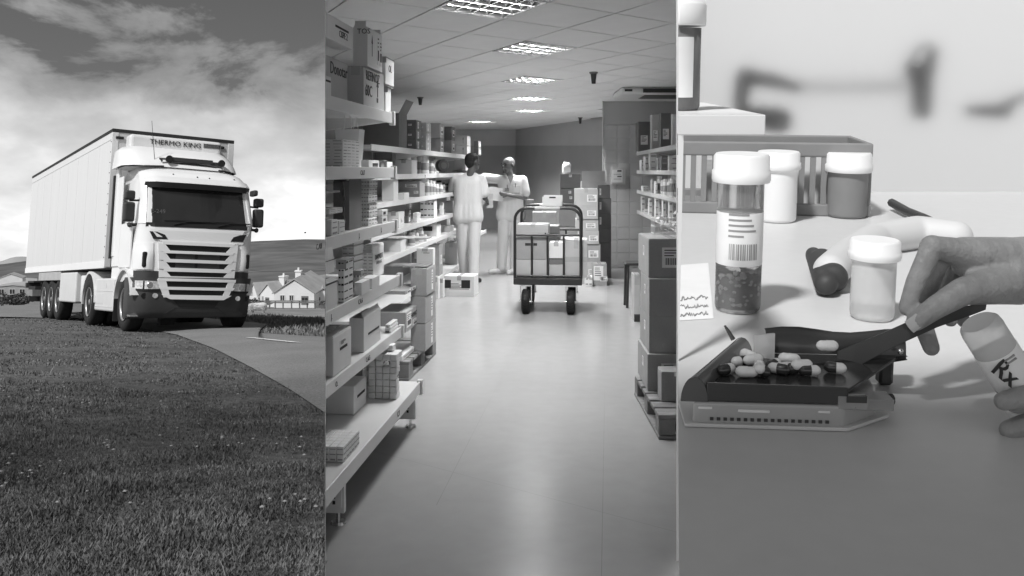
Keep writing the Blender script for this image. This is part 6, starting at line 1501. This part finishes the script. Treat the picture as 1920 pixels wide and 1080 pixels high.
def nail(c, n, t, w_, l_, par, m=None):
    n, t = Vector(n).normalized(), Vector(t).normalized(); s_ = n.cross(t).normalized()
    P = [[c + s_ * w_ * a + t * l_ * b * (1 - .15 * a * a) + n * (.0012 - .0022 * a * a) for a in (-1, -.5, 0, .5, 1)] for b in (-1, -.33, .33, 1)]
    obj('nail', MB().slab(P, [[p - n * .0012 for p in r] for r in P]), m or m_nail, par)
tt = (hq(1712, 607, .936) - hq(1755, 576, .938)).normalized()
nail(hq(1716, 606, .9285), (-.12, -.95, .25), tt, .0072, .0085, hd)
# second hand with the tilted vial
vt, vb = hq(1834, 604, .905), hq(1930, 756, .905)
ax = (vb - vt).normalized(); sx2 = ax.cross(Vector((0, 1, 0))).normalized(); 
fwd = sx2.cross(ax).normalized()
if fwd.y > 0: fwd, sx2 = -fwd, -sx2
Mv = MR @ basis(sx2, -fwd, sx2.cross(-fwd), vt)
if (Mv.to_3x3() @ Vector((0, 0, 1))).dot(MR.to_3x3() @ ax) < 0: Mv = MR @ basis(-sx2, -fwd, (-sx2).cross(-fwd), vt)
hv = thing('pill_vial', 'tilted clear vial with Rx printed on its label, held by the lower hand', 'vial', Mv)
rv_ = .0215
obj('vessel', MB().lathe([(rv_ * .80, 0), (rv_ * .95, .003), (rv_, .009), (rv_, .10)], 36), m_clear, hv)
obj('label', MB().lathe([(rv_ * 1.006, .034), (rv_ * 1.02, .0345), (rv_ * 1.02, .083), (rv_ * 1.006, .0835)], 36), m_paper, hv)
obj('band', MB().lathe([(rv_ * 1.022, .074), (rv_ * 1.026, .0742), (rv_ * 1.026, .077), (rv_ * 1.022, .0772)], 36), m_inkg, hv)
obj('cap', MB().lathe([(rv_ * 1.1, .10), (rv_ * 1.15, .102), (rv_ * 1.15, .118), (rv_, .122)], 36), m_cap, hv)
def onvial(a, z, off): return Vector((rv_ * off * math.sin(a), -rv_ * off * math.cos(a), z))
S_ = 'Rx'
sgn = 1 if (Mv.to_3x3() @ Vector((1, 0, 0))).x > 0 else -1
Q = Matrix.Translation((-.010 * sgn, -rv_ * .99, .050)) @ basis((.30 * sgn, 0, .95), (.95 * sgn, 0, -.30), (0, -1, 0), (0, 0, 0))
rx = text('rx_mark', 'Rx', .026, Q, m_ink, hv, 1, .0012)
obj('small_print', MB().box((.004 * sgn - .003, -rv_ * 1.06, .037), (.004 * sgn + .009, -rv_ * .9, .0385)).box((.004 * sgn - .003, -rv_ * 1.06, .041), (.004 * sgn + .009, -rv_ * .9, .0425)), m_inkg, hv)
h2 = thing('person', 'lower hand at the right edge, two fingertips curled round the tilted vial', 'hand', MR)
caps = [(hq(2750, 900, 1.05), hq(2150, 880, .95), .044, .034), (hq(2150, 880, .95), hq(2040, 830, .93), .034, .031), (hq(2040, 820, .93), hq(2000, 780, .925), .030, .024)]
for ch in ([(2030, 770, .93, .020), (1985, 748, .905, .0125), (1930, 742, .880, .0115), (1882, 752, .876, .0098)], [(2035, 800, .93, .020), (1990, 790, .905, .0130), (1940, 792, .880, .0120), (1893, 806, .874, .0102)], [(2045, 840, .93, .018), (2000, 838, .905, .0125), (1960, 842, .882, .0115), (1922, 850, .876, .0098)], [(2055, 870, .93, .016), (2010, 880, .91, .0105), (1975, 884, .89, .0095), (1945, 886, .885, .0082)], [(2040, 790, .95, .020), (1985, 730, .945, .0145), (1945, 700, .935, .0125), (1915, 675, .932, .0105)]):
    for a, b in zip(ch, ch[1:]): caps.append((hq(*a[:3]), hq(*b[:3]), a[3], b[3]))
organic('hand', caps, m_hand, .0022, 5, h2, None, 16)
for p_, a_, b_, c_ in ((hd, (2230, 502, 1.04), (2700, 518, 1.11), (3500, 600, 1.45)), (h2, (2260, 882, .965), (2700, 898, 1.04), (3500, 800, 1.45))):
    organic('sleeve', [(hq(*a_), hq(*b_), .050, .056), (hq(*b_), hq(*c_), .056, .075)], m_scrub, .006, 4, p_)
# ================================================================ shade pieces added out of view round the camera; porch floor
CANY = .06
m_ren = mat('canopy_render', .30, .9, .1, 1, bump=.2, bscale=40)
obj('added_shade_canopy', MB().prism([(-1.898, -6), (7, -6), (7, CANY), (-1.898, CANY)], 2, 2.72, 2.84), m_ren, kind='structure')  # unseen slab, added so the front of the counter falls into shade
obj('porch_floor', MB().add([(.1, -5, 0), (7, -5, 0), (7, 2.3, 0), (WL * 2.3 + .01, 2.3, 0)], [(0, 1, 2, 3)]), m_floor, kind='structure')

# leafy crown on a trunk, added out of view to shade the near verge
tr = thing('added_shade_tree', 'broad leafy crown on a trunk, added off camera to shade the verge', 'added_shade_tree', Tr(-6.1, -.7, .9))
b_ = MB(); rs = random.Random(11)
for i in range(3000):
    u = Vector((rs.gauss(0, 1), rs.gauss(0, 1), rs.gauss(0, 1))).normalized() * 3.5 * rs.random() ** .42
    c = Vector((u.x, u.y, 7.9 + u.z * .8)); s_ = rs.uniform(.06, .13); q_ = Vector((rs.gauss(0, 1), rs.gauss(0, 1), rs.gauss(0, 1))).normalized(); e = q_.orthogonal().normalized(); f = q_.cross(e)
    b_.add([c - e * s_, c - f * s_ * .55, c + e * s_, c + f * s_ * .55], [(0, 1, 2, 3)])
obj('crown', b_, m_leafd, tr)
obj('trunk', MB().cyl((0, 0, -1), (.1, 0, 6), .28, .16, 12).cyl((.05, 0, 4.5), (1.4, .6, 8), .11, .04, 8).cyl((.05, 0, 5), (-1.3, -.4, 8.2), .10, .04, 8).cyl((.1, 0, 6), (.2, .9, 9), .12, .04, 8), m_wood, tr)
